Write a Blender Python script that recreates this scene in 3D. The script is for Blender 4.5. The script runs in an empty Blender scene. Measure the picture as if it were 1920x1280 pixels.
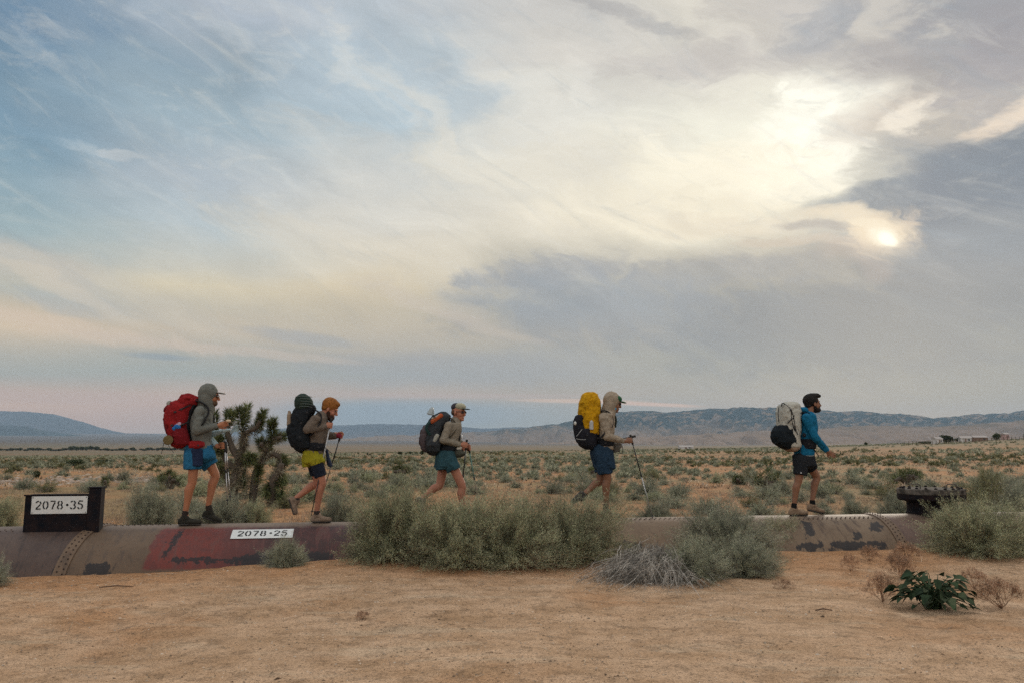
import bpy, math, random
import numpy as np
from mathutils import Vector, Matrix
random.seed(7)
RNG = np.random.default_rng(11)
R = math.radians
scn = bpy.context.scene
C = scn.collection

# ------------------------------------------------------------------ camera
F = 1493.3                      # 28 mm lens on a 36 mm sensor, in pixels of the 1920 px photograph
PITCH = math.atan(198.0 / F)
EYE = Vector((0.0, 0.0, 1.46))
cd = bpy.data.cameras.new('camera'); cam = bpy.data.objects.new('camera', cd); C.objects.link(cam)
cd.lens = 28; cd.sensor_width = 36; cd.clip_start = 0.1; cd.clip_end = 60000
cam.location = EYE; cam.rotation_euler = (math.pi / 2 + PITCH, 0, 0)
scn.camera = cam
SP, CP = math.sin(PITCH), math.cos(PITCH)
def ray(px, py):
    x = (px - 960) / F; y = (640 - py) / F
    return Vector((x, CP - y * SP, SP + y * CP))
def azel(px, py):
    d = ray(px, py).normalized()
    return math.degrees(math.atan2(d.x, d.y)), math.degrees(math.asin(d.z))

# ------------------------------------------------------------------ render + exposure
scn.render.engine = 'CYCLES'
scn.view_settings.view_transform = 'Standard'; scn.view_settings.look = 'None'
scn.view_settings.exposure = 0.28; scn.view_settings.gamma = 1.0
scn.cycles.use_denoising = False
try: scn.cycles.denoiser = 'OPENIMAGEDENOISE'
except Exception: pass
scn.cycles.max_bounces = 5; scn.cycles.diffuse_bounces = 3; scn.cycles.glossy_bounces = 2
scn.cycles.transparent_max_bounces = 8; scn.cycles.volume_bounces = 0
scn.cycles.use_adaptive_sampling = True; scn.cycles.adaptive_threshold = 0.01

# ------------------------------------------------------------------ node helper
class NT:
    def __init__(s, tree): s.t = tree; s.n = tree.nodes; s.l = tree.links
    def new(s, typ, **kw):
        n = s.n.new(typ)
        for k, v in kw.items(): setattr(n, k, v)
        return n
    def put(s, sock, v):
        if isinstance(v, bpy.types.NodeSocket): s.l.new(v, sock)
        elif v is not None: sock.default_value = v
    def m(s, op, a, b=None, c=None, clamp=False):
        n = s.new('ShaderNodeMath', operation=op, use_clamp=clamp)
        for i, v in enumerate((a, b, c)):
            if v is not None: s.put(n.inputs[i], v)
        return n.outputs[0]
    def add(s, a, b): return s.m('ADD', a, b)
    def sub(s, a, b): return s.m('SUBTRACT', a, b)
    def mul(s, a, b): return s.m('MULTIPLY', a, b)
    def comb(s, x, y, z=0.0):
        n = s.new('ShaderNodeCombineXYZ')
        for i, v in enumerate((x, y, z)): s.put(n.inputs[i], v)
        return n.outputs[0]
    def sep(s, v):
        n = s.new('ShaderNodeSeparateXYZ'); s.put(n.inputs[0], v); return n.outputs
    def noise(s, vec, scale, detail=4, rough=.5, dist=0.0, out='Fac'):
        n = s.new('ShaderNodeTexNoise'); s.put(n.inputs['Vector'], vec)
        s.put(n.inputs['Scale'], scale); n.inputs['Detail'].default_value = detail
        n.inputs['Roughness'].default_value = rough; n.inputs['Distortion'].default_value = dist
        return n.outputs[out if out in [o.name for o in n.outputs] else 0]
    def ss(s, v, a, b, lo=0.0, hi=1.0):
        n = s.new('ShaderNodeMapRange', interpolation_type='SMOOTHSTEP')
        for i, q in enumerate((v, a, b, lo, hi)): s.put(n.inputs[i], q)
        return n.outputs[0]
    def mix(s, f, a, b, typ='MIX'):
        n = s.new('ShaderNodeMix', data_type='RGBA', blend_type=typ)
        s.put(n.inputs[0], f)
        s.put(n.inputs[6], a if isinstance(a, bpy.types.NodeSocket) else (*a[:3], 1))
        s.put(n.inputs[7], b if isinstance(b, bpy.types.NodeSocket) else (*b[:3], 1))
        return n.outputs[2]
    def ramp(s, f, stops, interp='LINEAR'):
        n = s.new('ShaderNodeValToRGB'); s.put(n.inputs[0], f); r = n.color_ramp; r.interpolation = interp
        while len(r.elements) < len(stops): r.elements.new(1.0)
        for e, (p, c) in zip(r.elements, stops): e.position = p; e.color = (*c[:3], 1)
        return n.outputs[0]
def lin(c):
    return tuple(((v / 255) / 12.92 if v <= 10 else (((v / 255) + .055) / 1.055) ** 2.4) for v in c)

# ------------------------------------------------------------------ sky (world) : direction -> azimuth / elevation
SUN_AZ, SUN_EL = azel(1660, 445)
world = bpy.data.worlds.new("World"); scn.world = world; world.use_nodes = True
world.node_tree.nodes.clear()
w = NT(world.node_tree)
tc = w.new('ShaderNodeTexCoord')
dx, dy, dz = w.sep(tc.outputs['Generated'])
az0 = w.m('MULTIPLY', w.m('ARCTAN2', dx, dy), 57.29578)
el0 = w.m('MULTIPLY', w.m('ARCSINE', dz), 57.29578)
# slow warp so that no band is straight
wv = w.comb(w.mul(az0, .05), w.mul(el0, .13), 3.1)
n1 = w.new('ShaderNodeTexNoise'); w.put(n1.inputs['Vector'], wv); n1.inputs['Scale'].default_value = 1.6
n1.inputs['Detail'].default_value = 5; n1.inputs['Roughness'].default_value = .55
wr, wg, wb = w.sep(n1.outputs['Color'])
wamp = w.ss(el0, 1.0, 26.0, .10, 1.0)
az = w.add(az0, w.mul(w.sub(wr, .5), w.mul(wamp, 16.0)))
el = w.add(el0, w.mul(w.sub(wg, .5), w.mul(wamp, 7.5)))
ROWS = [835, 790, 760, 740, 700, 660, 620, 580, 540, 500, 430, 320, 215, 100, 0]
COLS = {
 0: [(199, 172, 156), (214, 172, 148), (232, 186, 152), (222, 182, 152), (173, 174, 165), (187, 180, 164), (224, 201, 169), (215, 196, 168), (197, 193, 175), (198, 192, 178), (161, 181, 185), (137, 163, 176), (125, 154, 172), (119, 148, 169), (111, 139, 163)],
 350: [(185, 172, 164), (205, 172, 154), (216, 176, 152), (207, 176, 154), (168, 172, 164), (179, 176, 164), (210, 192, 166), (207, 196, 173), (223, 209, 178), (207, 202, 186), (188, 198, 200), (180, 190, 197), (157, 176, 186), (151, 170, 181), (174, 183, 193)],
 700: [(154, 164, 166), (142, 160, 166), (152, 164, 164), (193, 170, 154), (168, 169, 162), (185, 176, 162), (199, 186, 164), (204, 190, 164), (226, 209, 176), (229, 217, 192), (226, 220, 206), (212, 212, 206), (186, 201, 208), (183, 197, 206), (190, 198, 204)],
 1050: [(158, 162, 160), (146, 156, 158), (158, 160, 156), (177, 164, 150), (168, 164, 154), (172, 168, 158), (189, 178, 160), (173, 170, 158), (181, 176, 162), (197, 190, 173), (241, 231, 209), (233, 227, 212), (223, 221, 212), (223, 218, 208), (205, 202, 196)],
 1400: [(158, 154, 149), (158, 153, 146), (163, 156, 148), (163, 159, 150), (156, 156, 148), (154, 156, 149), (156, 156, 149), (158, 157, 148), (168, 164, 152), (180, 174, 162), (246, 238, 214), (250, 244, 222), (251, 247, 228), (212, 206, 196), (222, 216, 202)],
 1800: [(158, 150, 143), (156, 150, 143), (150, 150, 144), (148, 149, 143), (148, 150, 145), (150, 151, 146), (151, 152, 147), (155, 154, 147), (160, 156, 147), (150, 151, 150), (134, 142, 151), (128, 138, 148), (196, 188, 176), (174, 170, 168), (160, 160, 163)],
}
fac = w.m('DIVIDE', el, 90.0, clamp=True)
cols = []
for px, cl in COLS.items():
    st = sorted((max(0.0005, azel(px, r)[1] / 90), lin(c)) for r, c in zip(ROWS, cl))
    top = cl[-1]
    st.append((.46, tuple(v * 1.05 + .10 for v in lin(top)))); st.append((.75, (1.75, 1.72, 1.70)))  # unseen zenith brightened to lift the light on the ground
    cols.append((azel(px, 420)[0], w.ramp(fac, st)))
sky = cols[0][1]
for (a0, _), (a1, cn) in zip(cols[:-1], cols[1:]):
    sky = w.mix(w.ss(az, a0, a1), sky, cn)
# streak noise : cirrus combed from upper left to lower right
def rot(a, u, v):
    ca, sa = math.cos(R(a)), math.sin(R(a))
    return w.add(w.mul(u, ca), w.mul(v, sa)), w.add(w.mul(u, -sa), w.mul(v, ca))
su, sv = rot(-24, az, el)
st1 = w.noise(w.comb(w.mul(su, .045), w.mul(sv, .17), 9.0), 1.9, 8, .60, .5)
st2 = w.noise(w.comb(w.mul(az, .07), w.mul(el, .32), 4.0), 1.3, 9, .60, .2)
st3 = w.noise(w.comb(w.mul(su, .12), w.mul(sv, .30), 21.0), 2.2, 8, .62, 1.0)
# gaussian cloud pieces: (px, py, half width px, half height px, tilt deg, colour, strength, noisy edge)
def blob(px, py, rx, ry, tilt, col, amt, edge=.6, src=(az, el), gain=1.0):
    global sky
    a, e = azel(px, py)
    a2, _ = azel(px + 10, py); _, e2 = azel(px, py - 10)
    kx = rx * abs(a2 - a) / 10; ky = ry * abs(e2 - e) / 10
    u = w.sub(src[0], a); v = w.sub(src[1], e)
    ru, rv = rot(tilt, u, v)
    q = w.add(w.m('POWER', w.m('ABSOLUTE', w.m('DIVIDE', ru, kx)), 2.0), w.m('POWER', w.m('ABSOLUTE', w.m('DIVIDE', rv, ky)), 2.0))
    q = w.add(q, w.mul(w.sub(st3, .5), edge * 3.2))
    g = w.ss(q, 1.5, 0.0, 0.0, amt)
    c = tuple(v * gain for v in lin(col))
    sky = w.mix(g, sky, c)
F0 = (az0, el0)
blob(1500, 250, 175, 105, 14, (255,252,236), .95, .85, (az, el), 1.15)
blob(1340, 335, 190, 85, 0, (255,246,222), .85, .8, (az, el), 1.05)
blob(1230, 400, 250, 52, -4, (255,244,218), .85, .7)
blob(1000, 330, 230, 70, -14, (244,236,216), .5, .9)
blob(1050, 200, 180, 60, -20, (234,230,218), .45, 1.0)
blob(640, 470, 260, 60, -14, (232,222,202), .45, .9)
blob(1480, 20, 160, 45, -8, (196,190,184), .5, .8)
blob(1570, 55, 110, 34, 5, (160,163,168), .55, .8)
blob(1330, 110, 260, 42, -6, (200,194,188), .6, .9)
blob(1200, 25, 150, 22, -16, (172,170,170), .5, .9)
blob(1880, 90, 120, 130, 20, (163,160,164), .75, .7)
blob(1700, 30, 70, 50, 30, (228,220,205), .55, .7)
blob(1640, 130, 120, 40, 10, (176,170,168), .55, .8)
blob(1650, 215, 120, 55, 8, (214,202,188), .6, .7)
blob(1735, 215, 66, 40, 12, (250,240,222), .8, 1.0)
blob(1888, 222, 92, 17, 12, (240,222,200), .9, .5)
blob(1800, 345, 225, 84, 9, (114,126,140), .97, .6)
blob(1905, 300, 150, 66, 12, (116,128,141), .95, .6)
blob(1840, 520, 260, 90, 4, (130,138,147), .75, .7)
blob(1620, 370, 110, 34, 10, (132,142,152), .8, .7)
blob(1850, 440, 170, 60, 0, (132,141,150), .8, .5)
blob(1200, 600, 360, 62, -2, (150,153,156), .75, .9)
blob(1620, 620, 430, 110, 0, (130,136,142), .8, .8)
blob(1030, 515, 200, 22, 4, (156,158,162), .6, .9)
blob(1330, 520, 260, 30, -2, (158,160,162), .55, .9)
blob(880, 690, 300, 36, 0, (160,162,166), .55, .6)
blob(1440, 430, 240, 24, -5, (236,222,198), .55, .8)
blob(1550, 434, 80, 12, -6, (160,156,154), .6, .9)
blob(1600, 408, 105, 17, -9, (244,228,200), .85, .55)
blob(1500, 462, 150, 12, -4, (214,198,178), .6, .6)
blob(1668, 430, 70, 44, 20, (230,212,186), .6, 1.2)
blob(1700, 408, 40, 16, 30, (226,208,186), .5, 1.1)
blob(1650, 470, 110, 36, 10, (196,182,168), .55, .7)
blob(1665, 515, 40, 26, 24, (182,170,162), .4, .8)
blob(150, 262, 85, 11, -14, (178,194,203), .5, 1.0)
blob(215, 278, 60, 7, -6, (196,202,204), .7, .7)
blob(425, 50, 50, 30, -20, (198,204,206), .5, 1.0)
blob(300, 8, 170, 16, -4, (180,192,202), .35, 1.0)
blob(560, 30, 160, 26, -10, (196,202,206), .5, 1.0)
blob(690, 140, 130, 26, -42, (214,216,212), .42, 1.1)
blob(820, 225, 140, 30, -38, (234,228,214), .45, .9)
blob(640, 270, 170, 60, -26, (214,214,208), .45, .9)
blob(860, 150, 90, 55, -40, (186,200,208), .6, .6)
blob(60, 500, 220, 22, -24, (206,198,184), .7, .6)
blob(250, 560, 260, 30, -18, (212,202,184), .5, .6)
blob(120, 570, 150, 26, -8, (176,182,184), .5, .6)
blob(980, 520, 170, 30, 8, (172,172,172), .35, 1.2)
blob(1080, 560, 260, 50, -3, (160,165,170), .6, .6)
blob(800, 570, 170, 14, -12, (214,200,180), .45, .7)
blob(900, 605, 140, 12, -16, (204,190,174), .5, .6)
blob(560, 632, 130, 13, -6, (162,166,170), .5, .6, F0)
blob(302, 668, 66, 7, -2, (140,154,164), .6, .5, F0)
blob(880, 742, 260, 5, 0, (196,172,162), .5, .3, F0)
blob(1080, 751, 130, 4.5, -1, (226,190,164), .85, .3, F0)
blob(1215, 757, 110, 4, -3, (228,188,166), .9, .3, F0)
blob(60, 742, 340, 16, 0, (208,178,164), .5, .4, F0)
blob(760, 775, 230, 28, 0, (136,155,170), .75, .12, F0)
# combed texture over everything
su2, sv2 = rot(-30, az0, el0)
st4 = w.noise(w.comb(w.mul(su2, .055), w.mul(sv2, .26), 33.0), 2.0, 9, .66, .8)
st5 = w.noise(w.comb(w.mul(az0, .16), w.mul(el0, .42), 47.0), 1.6, 9, .68, .6)
up_ = w.ss(el0, 3.0, 14.0)
sky = w.mix(w.mul(w.ss(st4, .50, .74, 0.0, .26), w.ss(el0, 8.0, 17.0)), sky, lin((236,232,220)))
sky = w.mix(w.mul(w.ss(st5, .52, .74, 0.0, .20), w.ss(el0, 8.0, 17.0)), sky, lin((246,238,222)))
sky = w.mix(w.mul(w.ss(st4, .48, .26, 0.0, .22), up_), sky, lin((146,162,174)))
sky = w.mix(w.mul(w.ss(st5, .45, .30, 0.0, .22), w.mul(up_, w.ss(az0, 0.0, 18.0))), sky, lin((138,146,156)))
tx = w.add(w.mul(w.sub(st1, .5), .42), w.add(w.mul(w.sub(st2, .5), .22), w.mul(w.sub(st3, .5), .14)))
tx = w.mul(tx, w.ss(el0, 2.0, 16.0, .30, 1.0))
tn = w.add(1.0, tx)
sc = w.new('ShaderNodeVectorMath', operation='SCALE'); w.put(sc.inputs[0], sky); w.put(sc.inputs[3], tn)
sky = sc.outputs[0]
# the veiled sun itself
sx = Vector((math.sin(R(SUN_AZ)) * math.cos(R(SUN_EL)), math.cos(R(SUN_AZ)) * math.cos(R(SUN_EL)), math.sin(R(SUN_EL))))
blob(1650, 436, 60, 24, -14, (250,232,200), .85, 1.0, F0)
blob(1658, 444, 34, 19, -30, (255,250,228), .95, .75, F0, 1.15)
blob(1664, 449, 20, 11, -35, (255,252,235), .95, .95, F0, 1.6)
blob(1655, 445, 75, 45, -20, (246,228,200), .45, 1.2, F0)
blob(150, 622, 300, 20, -5, (228,204,178), .6, .9)
blob(420, 655, 260, 10, -4, (214,194,174), .5, .9, F0)
blob(110, 545, 260, 14, -20, (222,208,186), .5, .8)
blob(1630, 418, 45, 9, -12, (250,236,208), .7, 1.1, F0)
# fill light: unseen sky behind and above the camera, brightened
back = w.ss(dy, .25, -.5, 0.0, .8)
sky = w.mix(back, sky, (1.02, .99, .97))
# Nishita gives the clear-air share of the sky
ns = w.new('ShaderNodeTexSky'); ns.sky_type = 'NISHITA'; ns.sun_disc = False
ns.sun_elevation = R(SUN_EL); ns.sun_rotation = R(SUN_AZ)
bg1 = w.new('ShaderNodeBackground'); w.put(bg1.inputs[0], sky); bg1.inputs[1].default_value = 0.80
bg2 = w.new('ShaderNodeBackground'); w.put(bg2.inputs[0], ns.outputs[0]); bg2.inputs[1].default_value = 0.004
ad = w.new('ShaderNodeAddShader'); w.l.new(bg1.outputs[0], ad.inputs[0]); w.l.new(bg2.outputs[0], ad.inputs[1])
wo = w.new('ShaderNodeOutputWorld'); w.l.new(ad.outputs[0], wo.inputs['Surface'])
world.cycles.sampling_method = 'MANUAL'; world.cycles.sample_map_resolution = 512

# ------------------------------------------------------------------ sun lamp (veiled: soft and weak)
sd = bpy.data.lights.new('sun', 'SUN'); sun = bpy.data.objects.new('sun', sd); C.objects.link(sun)
sd.energy = 1.0; sd.angle = R(14); sd.color = (1.0, .88, .72)
sun.rotation_euler = (-sx).to_track_quat('-Z', 'Y').to_euler()

# ================================================================== helpers
def tag(o, label=None, cat=None, group=None, kind=None):
    if label: o['label'] = label
    if cat: o['category'] = cat
    if group: o['group'] = group
    if kind: o['kind'] = kind
    return o
def link(o, parent=None):
    C.objects.link(o)
    if parent is not None: o.parent = parent
    return o
def empty(name, loc=(0, 0, 0), rz=0):
    o = bpy.data.objects.new(name, None); o.location = loc; o.rotation_euler = (0, 0, rz); o.empty_display_size = .1
    return link(o)
def mesh_np(name, V, Q, smooth=False):
    V = np.asarray(V, np.float32); Q = np.asarray(Q, np.int32); k = Q.shape[1]
    me = bpy.data.meshes.new(name)
    me.vertices.add(len(V)); me.vertices.foreach_set('co', V.ravel())
    me.loops.add(Q.size); me.loops.foreach_set('vertex_index', Q.ravel())
    me.polygons.add(len(Q)); me.polygons.foreach_set('loop_start', np.arange(0, Q.size, k, dtype=np.int32))
    me.polygons.foreach_set('loop_total', np.full(len(Q), k, np.int32))
    me.polygons.foreach_set('use_smooth', np.full(len(Q), smooth, bool))
    me.update(calc_edges=True)
    return me
def obj_np(name, V, Q, mat, parent=None, smooth=False):
    me = mesh_np(name, V, Q, smooth)
    if mat: me.materials.append(mat)
    o = bpy.data.objects.new(name, me)
    if parent is not None: o.matrix_parent_inverse = Matrix.Identity(4)
    return link(o, parent)

class MB:                                   # mesh collector in world coordinates
    def __init__(s): s.v = []; s.f = []
    def add(s, vs, fs):
        b = len(s.v); s.v += [tuple(p) for p in vs]; s.f += [tuple(b + i for i in f) for f in fs]; return s
    def box(s, x0, x1, y0, y1, z0, z1, bev=0.0, M=None):
        if bev <= 0:
            vs = [(x, y, z) for z in (z0, z1) for y in (y0, y1) for x in (x0, x1)]
            fs = [(0, 2, 3, 1), (4, 5, 7, 6), (0, 1, 5, 4), (2, 6, 7, 3), (0, 4, 6, 2), (1, 3, 7, 5)]
        else:
            b = bev; vs = []; 
            for z, i in ((z0, b), (z0 + b, 0), (z1 - b, 0), (z1, b)):
                q = i
                ring = [(x0 + b, y0 + q), (x1 - b, y0 + q), (x1 - q, y0 + b), (x1 - q, y1 - b), (x1 - b, y1 - q), (x0 + b, y1 - q), (x0 + q, y1 - b), (x0 + q, y0 + b)]
                vs += [(x, y, z) for x, y in ring]
            fs = [tuple(range(7, -1, -1)), tuple(range(24, 32))]
            for r in range(3):
                for i in range(8): fs.append((r * 8 + i, r * 8 + (i + 1) % 8, r * 8 + 8 + (i + 1) % 8, r * 8 + 8 + i))
        if M: vs = [M @ Vector(v) for v in vs]
        return s.add(vs, fs)
    def tube(s, pts, rad, n=8, flat=None, up=(0, 0, 1), cap=True):
        # flat = (a, b): elliptical section, a along the side vector, b along the normal
        pts = [Vector(p) for p in pts]; m = len(pts); rings = []
        for i, p in enumerate(pts):
            t = (pts[min(i + 1, m - 1)] - pts[max(i - 1, 0)]).normalized()
            a = Vector(up).cross(t)
            if a.length < 1e-4: a = Vector((1, 0, 0)).cross(t)
            a.normalize(); b = t.cross(a).normalized()
            r = rad[i] if isinstance(rad, (list, tuple)) else rad
            ra, rb = (r * flat[0], r * flat[1]) if flat else (r, r)
            rings.append([p + a * ra * math.cos(2 * math.pi * k / n) + b * rb * math.sin(2 * math.pi * k / n) for k in range(n)])
        vs = [q for r_ in rings for q in r_]
        fs = [(i * n + k, i * n + (k + 1) % n, (i + 1) * n + (k + 1) % n, (i + 1) * n + k) for i in range(m - 1) for k in range(n)]
        if cap: fs += [tuple(range(n - 1, -1, -1)), tuple((m - 1) * n + k for k in range(n))]
        return s.add(vs, fs)
    def lathe(s, prof, center, n=32, axis='z', M=None):
        vs = []; m = len(prof)
        for r, z in prof:
            for k in range(n):
                a = 2 * math.pi * k / n
                v = Vector((r * math.cos(a), r * math.sin(a), z))
                if M: v = M @ v
                vs.append(Vector(center) + v)
        fs = [(i * n + k, i * n + (k + 1) % n, (i + 1) * n + (k + 1) % n, (i + 1) * n + k) for i in range(m - 1) for k in range(n)]
        fs += [tuple(range(n - 1, -1, -1)), tuple((m - 1) * n + k for k in range(n))]
        return s.add(vs, fs)
    def build(s, name, mat, parent=None, smooth=False):
        me = bpy.data.meshes.new(name); me.from_pydata([tuple(v) for v in s.v], [], s.f); me.update()
        if smooth: me.polygons.foreach_set('use_smooth', [True] * len(me.polygons))
        if mat: me.materials.append(mat)
        o = bpy.data.objects.new(name, me); link(o)
        if parent is not None:
            o.parent = parent; o.matrix_parent_inverse = rootmat(parent).inverted()
        return o
def rootmat(o):
    M = Matrix.Translation(o.location) @ o.rotation_euler.to_matrix().to_4x4() @ Matrix.Diagonal((*o.scale, 1))
    if o.parent is not None: M = rootmat(o.parent) @ o.matrix_parent_inverse @ M
    return M

# ---- value noise
_P = np.random.default_rng(5).random((64, 64, 64)).astype(np.float32)
def vnoise(p):
    i = np.floor(p).astype(int); f = p - i; f = f * f * (3 - 2 * f); i &= 63; j = (i + 1) & 63
    x0, y0, z0 = i.T; x1, y1, z1 = j.T; fx, fy, fz = f.T
    a = _P[x0, y0, z0] * (1 - fx) + _P[x1, y0, z0] * fx; b = _P[x0, y1, z0] * (1 - fx) + _P[x1, y1, z0] * fx
    c = _P[x0, y0, z1] * (1 - fx) + _P[x1, y0, z1] * fx; d = _P[x0, y1, z1] * (1 - fx) + _P[x1, y1, z1] * fx
    return (a * (1 - fy) + b * fy) * (1 - fz) + (c * (1 - fy) + d * fy) * fz - .5
def fbm(p, o=4, g=.5):
    p = np.asarray(p, float); s = 0; a = 1
    for k in range(o): s = s + a * vnoise(p * 2 ** k + 17.3 * k); a *= g
    return s

# ------------------------------------------------------------------ materials
def mat(name, col, rough=.85, var=.12, scale=12, bump=.0, bscale=60, spec=.3, col2=None, metal=0, ao=None, coords='Object', sheen=0):
    m = bpy.data.materials.new(name); m.use_nodes = True; t = NT(m.node_tree); b = t.n['Principled BSDF']
    tcn = t.new('ShaderNodeTexCoord').outputs[coords]
    n = t.noise(tcn, scale, 5, .6)
    c2 = col2 or tuple(v * .55 for v in col)
    f = t.ss(n, .5 - .28, .5 + .28)
    lo = tuple(a + (b_ - a) * var * 2 for a, b_ in zip(col, c2)); hi = tuple(a + (a - b_) * var * .7 for a, b_ in zip(col, c2))
    t.put(b.inputs['Base Color'], t.mix(f, lo, tuple(max(0, v) for v in hi)))
    b.inputs['Roughness'].default_value = rough; b.inputs['Specular IOR Level'].default_value = spec; b.inputs['Metallic'].default_value = metal
    if sheen: b.inputs['Sheen Weight'].default_value = sheen
    if bump:
        bn = t.new('ShaderNodeBump'); bn.inputs['Strength'].default_value = bump; bn.inputs['Distance'].default_value = .02
        t.put(bn.inputs['Height'], t.noise(tcn, bscale, 4, .6)); t.l.new(bn.outputs[0], b.inputs['Normal'])
    return m
def leafmat(name, cols, rough=.7, trans=.25, tipvar=.35):
    m = bpy.data.materials.new(name); m.use_nodes = True; t = NT(m.node_tree); b = t.n['Principled BSDF']
    g = t.new('ShaderNodeNewGeometry'); oi = t.new('ShaderNodeObjectInfo')
    k = len(cols)
    r = t.ramp(g.outputs['Random Per Island'], [((i + .5) / k, c) for i, c in enumerate(cols)])
    n = t.noise(t.new('ShaderNodeTexCoord').outputs['Object'], 4.5, 4, .65)
    v = t.m('ADD', t.mul(t.ss(n, .32, .66), 1.05), .46)
    v = t.mul(v, t.add(.8, t.mul(oi.outputs['Random'], .4)))
    s = t.new('ShaderNodeVectorMath', operation='SCALE'); t.put(s.inputs[0], r); t.put(s.inputs[3], v)
    t.put(b.inputs['Base Color'], s.outputs[0]); b.inputs['Roughness'].default_value = rough
    b.inputs['Specular IOR Level'].default_value = .2
    tr = t.new('ShaderNodeBsdfTranslucent'); t.put(tr.inputs[0], s.outputs[0])
    mx = t.new('ShaderNodeMixShader'); mx.inputs[0].default_value = trans
    t.l.new(b.outputs[0], mx.inputs[1]); t.l.new(tr.outputs[0], mx.inputs[2]); t.l.new(mx.outputs[0], t.n['Material Output'].inputs[0])
    return m

SAGE = leafmat('sage_leaf', [(.135,.15,.10),(.23,.245,.165),(.34,.35,.24),(.17,.175,.125),(.42,.42,.30)])
RABB = leafmat('rabbitbrush_leaf', [(.12,.14,.08),(.28,.305,.175),(.43,.44,.265),(.17,.185,.115),(.52,.51,.33)])
OLIV = leafmat('olive_leaf', [(.10,.11,.05),(.19,.18,.085),(.24,.225,.11),(.13,.135,.065)])
DARKL = leafmat('dark_leaf', [(.03,.045,.02),(.06,.075,.03),(.09,.10,.045),(.045,.06,.03)])
JOSH = leafmat('joshua_blade', [(.05,.065,.025),(.11,.13,.05),(.20,.21,.09),(.08,.10,.04)], trans=.08)
JDEAD = leafmat('joshua_dead_blade', [(.11,.10,.06),(.18,.155,.10),(.06,.06,.04),(.25,.21,.15)], trans=.05)
DRY = leafmat('dry_stem', [(.38,.30,.20),(.30,.22,.15),(.44,.34,.24),(.24,.17,.12)], trans=.05)
PINK = leafmat('dry_weed_stem', [(.36,.22,.14),(.28,.165,.10),(.42,.28,.18),(.20,.115,.07)], trans=.1)
GREY = leafmat('grey_dead_stem', [(.24,.215,.18),(.36,.325,.28),(.10,.09,.075),(.46,.42,.36)], trans=.0)
BROAD = leafmat('broad_leaf', [(.022,.042,.020),(.042,.070,.030),(.030,.052,.026),(.075,.095,.05)], rough=.95, trans=.10)
BARK = mat('joshua_bark', (.10,.08,.06), bump=.8, bscale=25, var=.3, scale=20)
TREEB = mat('tree_bark', (.12,.09,.06), bump=.5)

# ================================================================== terrain
PA, PB = 11.68, .165                       # the crown of the pipe runs along y = PA + PB x
PD = Vector((1, PB, 0)).normalized(); PN = Vector((-PB, 1, 0)).normalized()   # along, and away from the camera
YAW = math.atan(PB); PR = .85; CROWN = .435
RIDGE_PX = [-900, 0, 300, 600, 900, 1200, 1500, 1700, 1920, 2800]
RIDGE_ROW = [853, 853, 852, 849, 845.5, 842, 838, 832, 825, 815]
RIDGE_AZ = [azel(p, 838)[0] for p in RIDGE_PX]
def gz(x, y):
    x = np.atleast_1d(np.asarray(x, float)); y = np.atleast_1d(np.asarray(y, float))
    r = np.hypot(x, y) + 1e-6; a = np.degrees(np.arctan2(x, y))
    T = (838 - np.interp(a, RIDGE_AZ, RIDGE_ROW)) / F
    zr = 1.46 + 330 * T
    s = np.clip((r - 45) / 285, 0, 1)
    near = zr * s ** 1.6
    T2 = np.interp(a, [-60, -20, 0, 15, 60], [.0100, .0100, .0065, .0040, .0065])
    k = np.clip(np.log(np.maximum(r, 330) / 330) / math.log(7000 / 330), 0, 1.25)
    far = 1.46 + r * (T * (1 - k ** 1.15) + T2 * k ** 1.15)
    z = np.where(r < 330, near, far)
    P = np.stack([x, y, x * 0], -1)
    nf = np.clip(1 - r / 60, 0, 1)
    z = z + nf * (.09 * fbm(P * .35, 3) + .035 * fbm(P * 1.7 + 5, 3) + .012 * fbm(P * 7, 2))
    z = z + (1 - nf) * .25 * fbm(P * .04 + 9, 3) * np.clip(r / 200, 0, 1)
    dpipe = (y - PA - PB * x) / math.sqrt(1 + PB * PB)
    z = z - .085 * np.clip((-x - 2.2) / 2.5, 0, 1) * np.exp(-((dpipe + .8) / 1.1) ** 2)
    z = z + .04 * np.exp(-((dpipe + 1.25) / .5) ** 2) * np.clip((x + 4.5) / 2, 0, 1) * (1 + 1.2 * fbm(P * .9 + 3, 2)) - .02 * np.exp(-((dpipe + 4) / 1.5) ** 2)
    return z
def gz1(x, y): return float(gz(x, y)[0])
def hit(px, row):
    d = ray(px, row)
    if row > 868:                                   # near ground: a few Newton-like steps from the flat plane
        t = 1.46 / -d.z
        for _ in range(5):
            p = EYE + d * t; t = (1.46 - gz1(p.x, p.y)) / -d.z
        return EYE + d * t
    ts = np.geomspace(20, 20000, 1500); X = d.x * ts; Y = d.y * ts; Z = 1.46 + d.z * ts
    k = np.argmax(Z <= gz(X, Y)); return EYE + d * float(ts[k])
def atY(px, row, Y):
    d = ray(px, row); return EYE + d * (Y / d.y)
def J(px, row, l=0.0):
    """point seen at (px,row) that stands l metres behind (+) or before (-) the line of the pipe's crown"""
    d = ray(px, row); lp = l * math.sqrt(1 + PB * PB)
    return EYE + d * ((PA + lp) / (d.y - PB * d.x))

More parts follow.
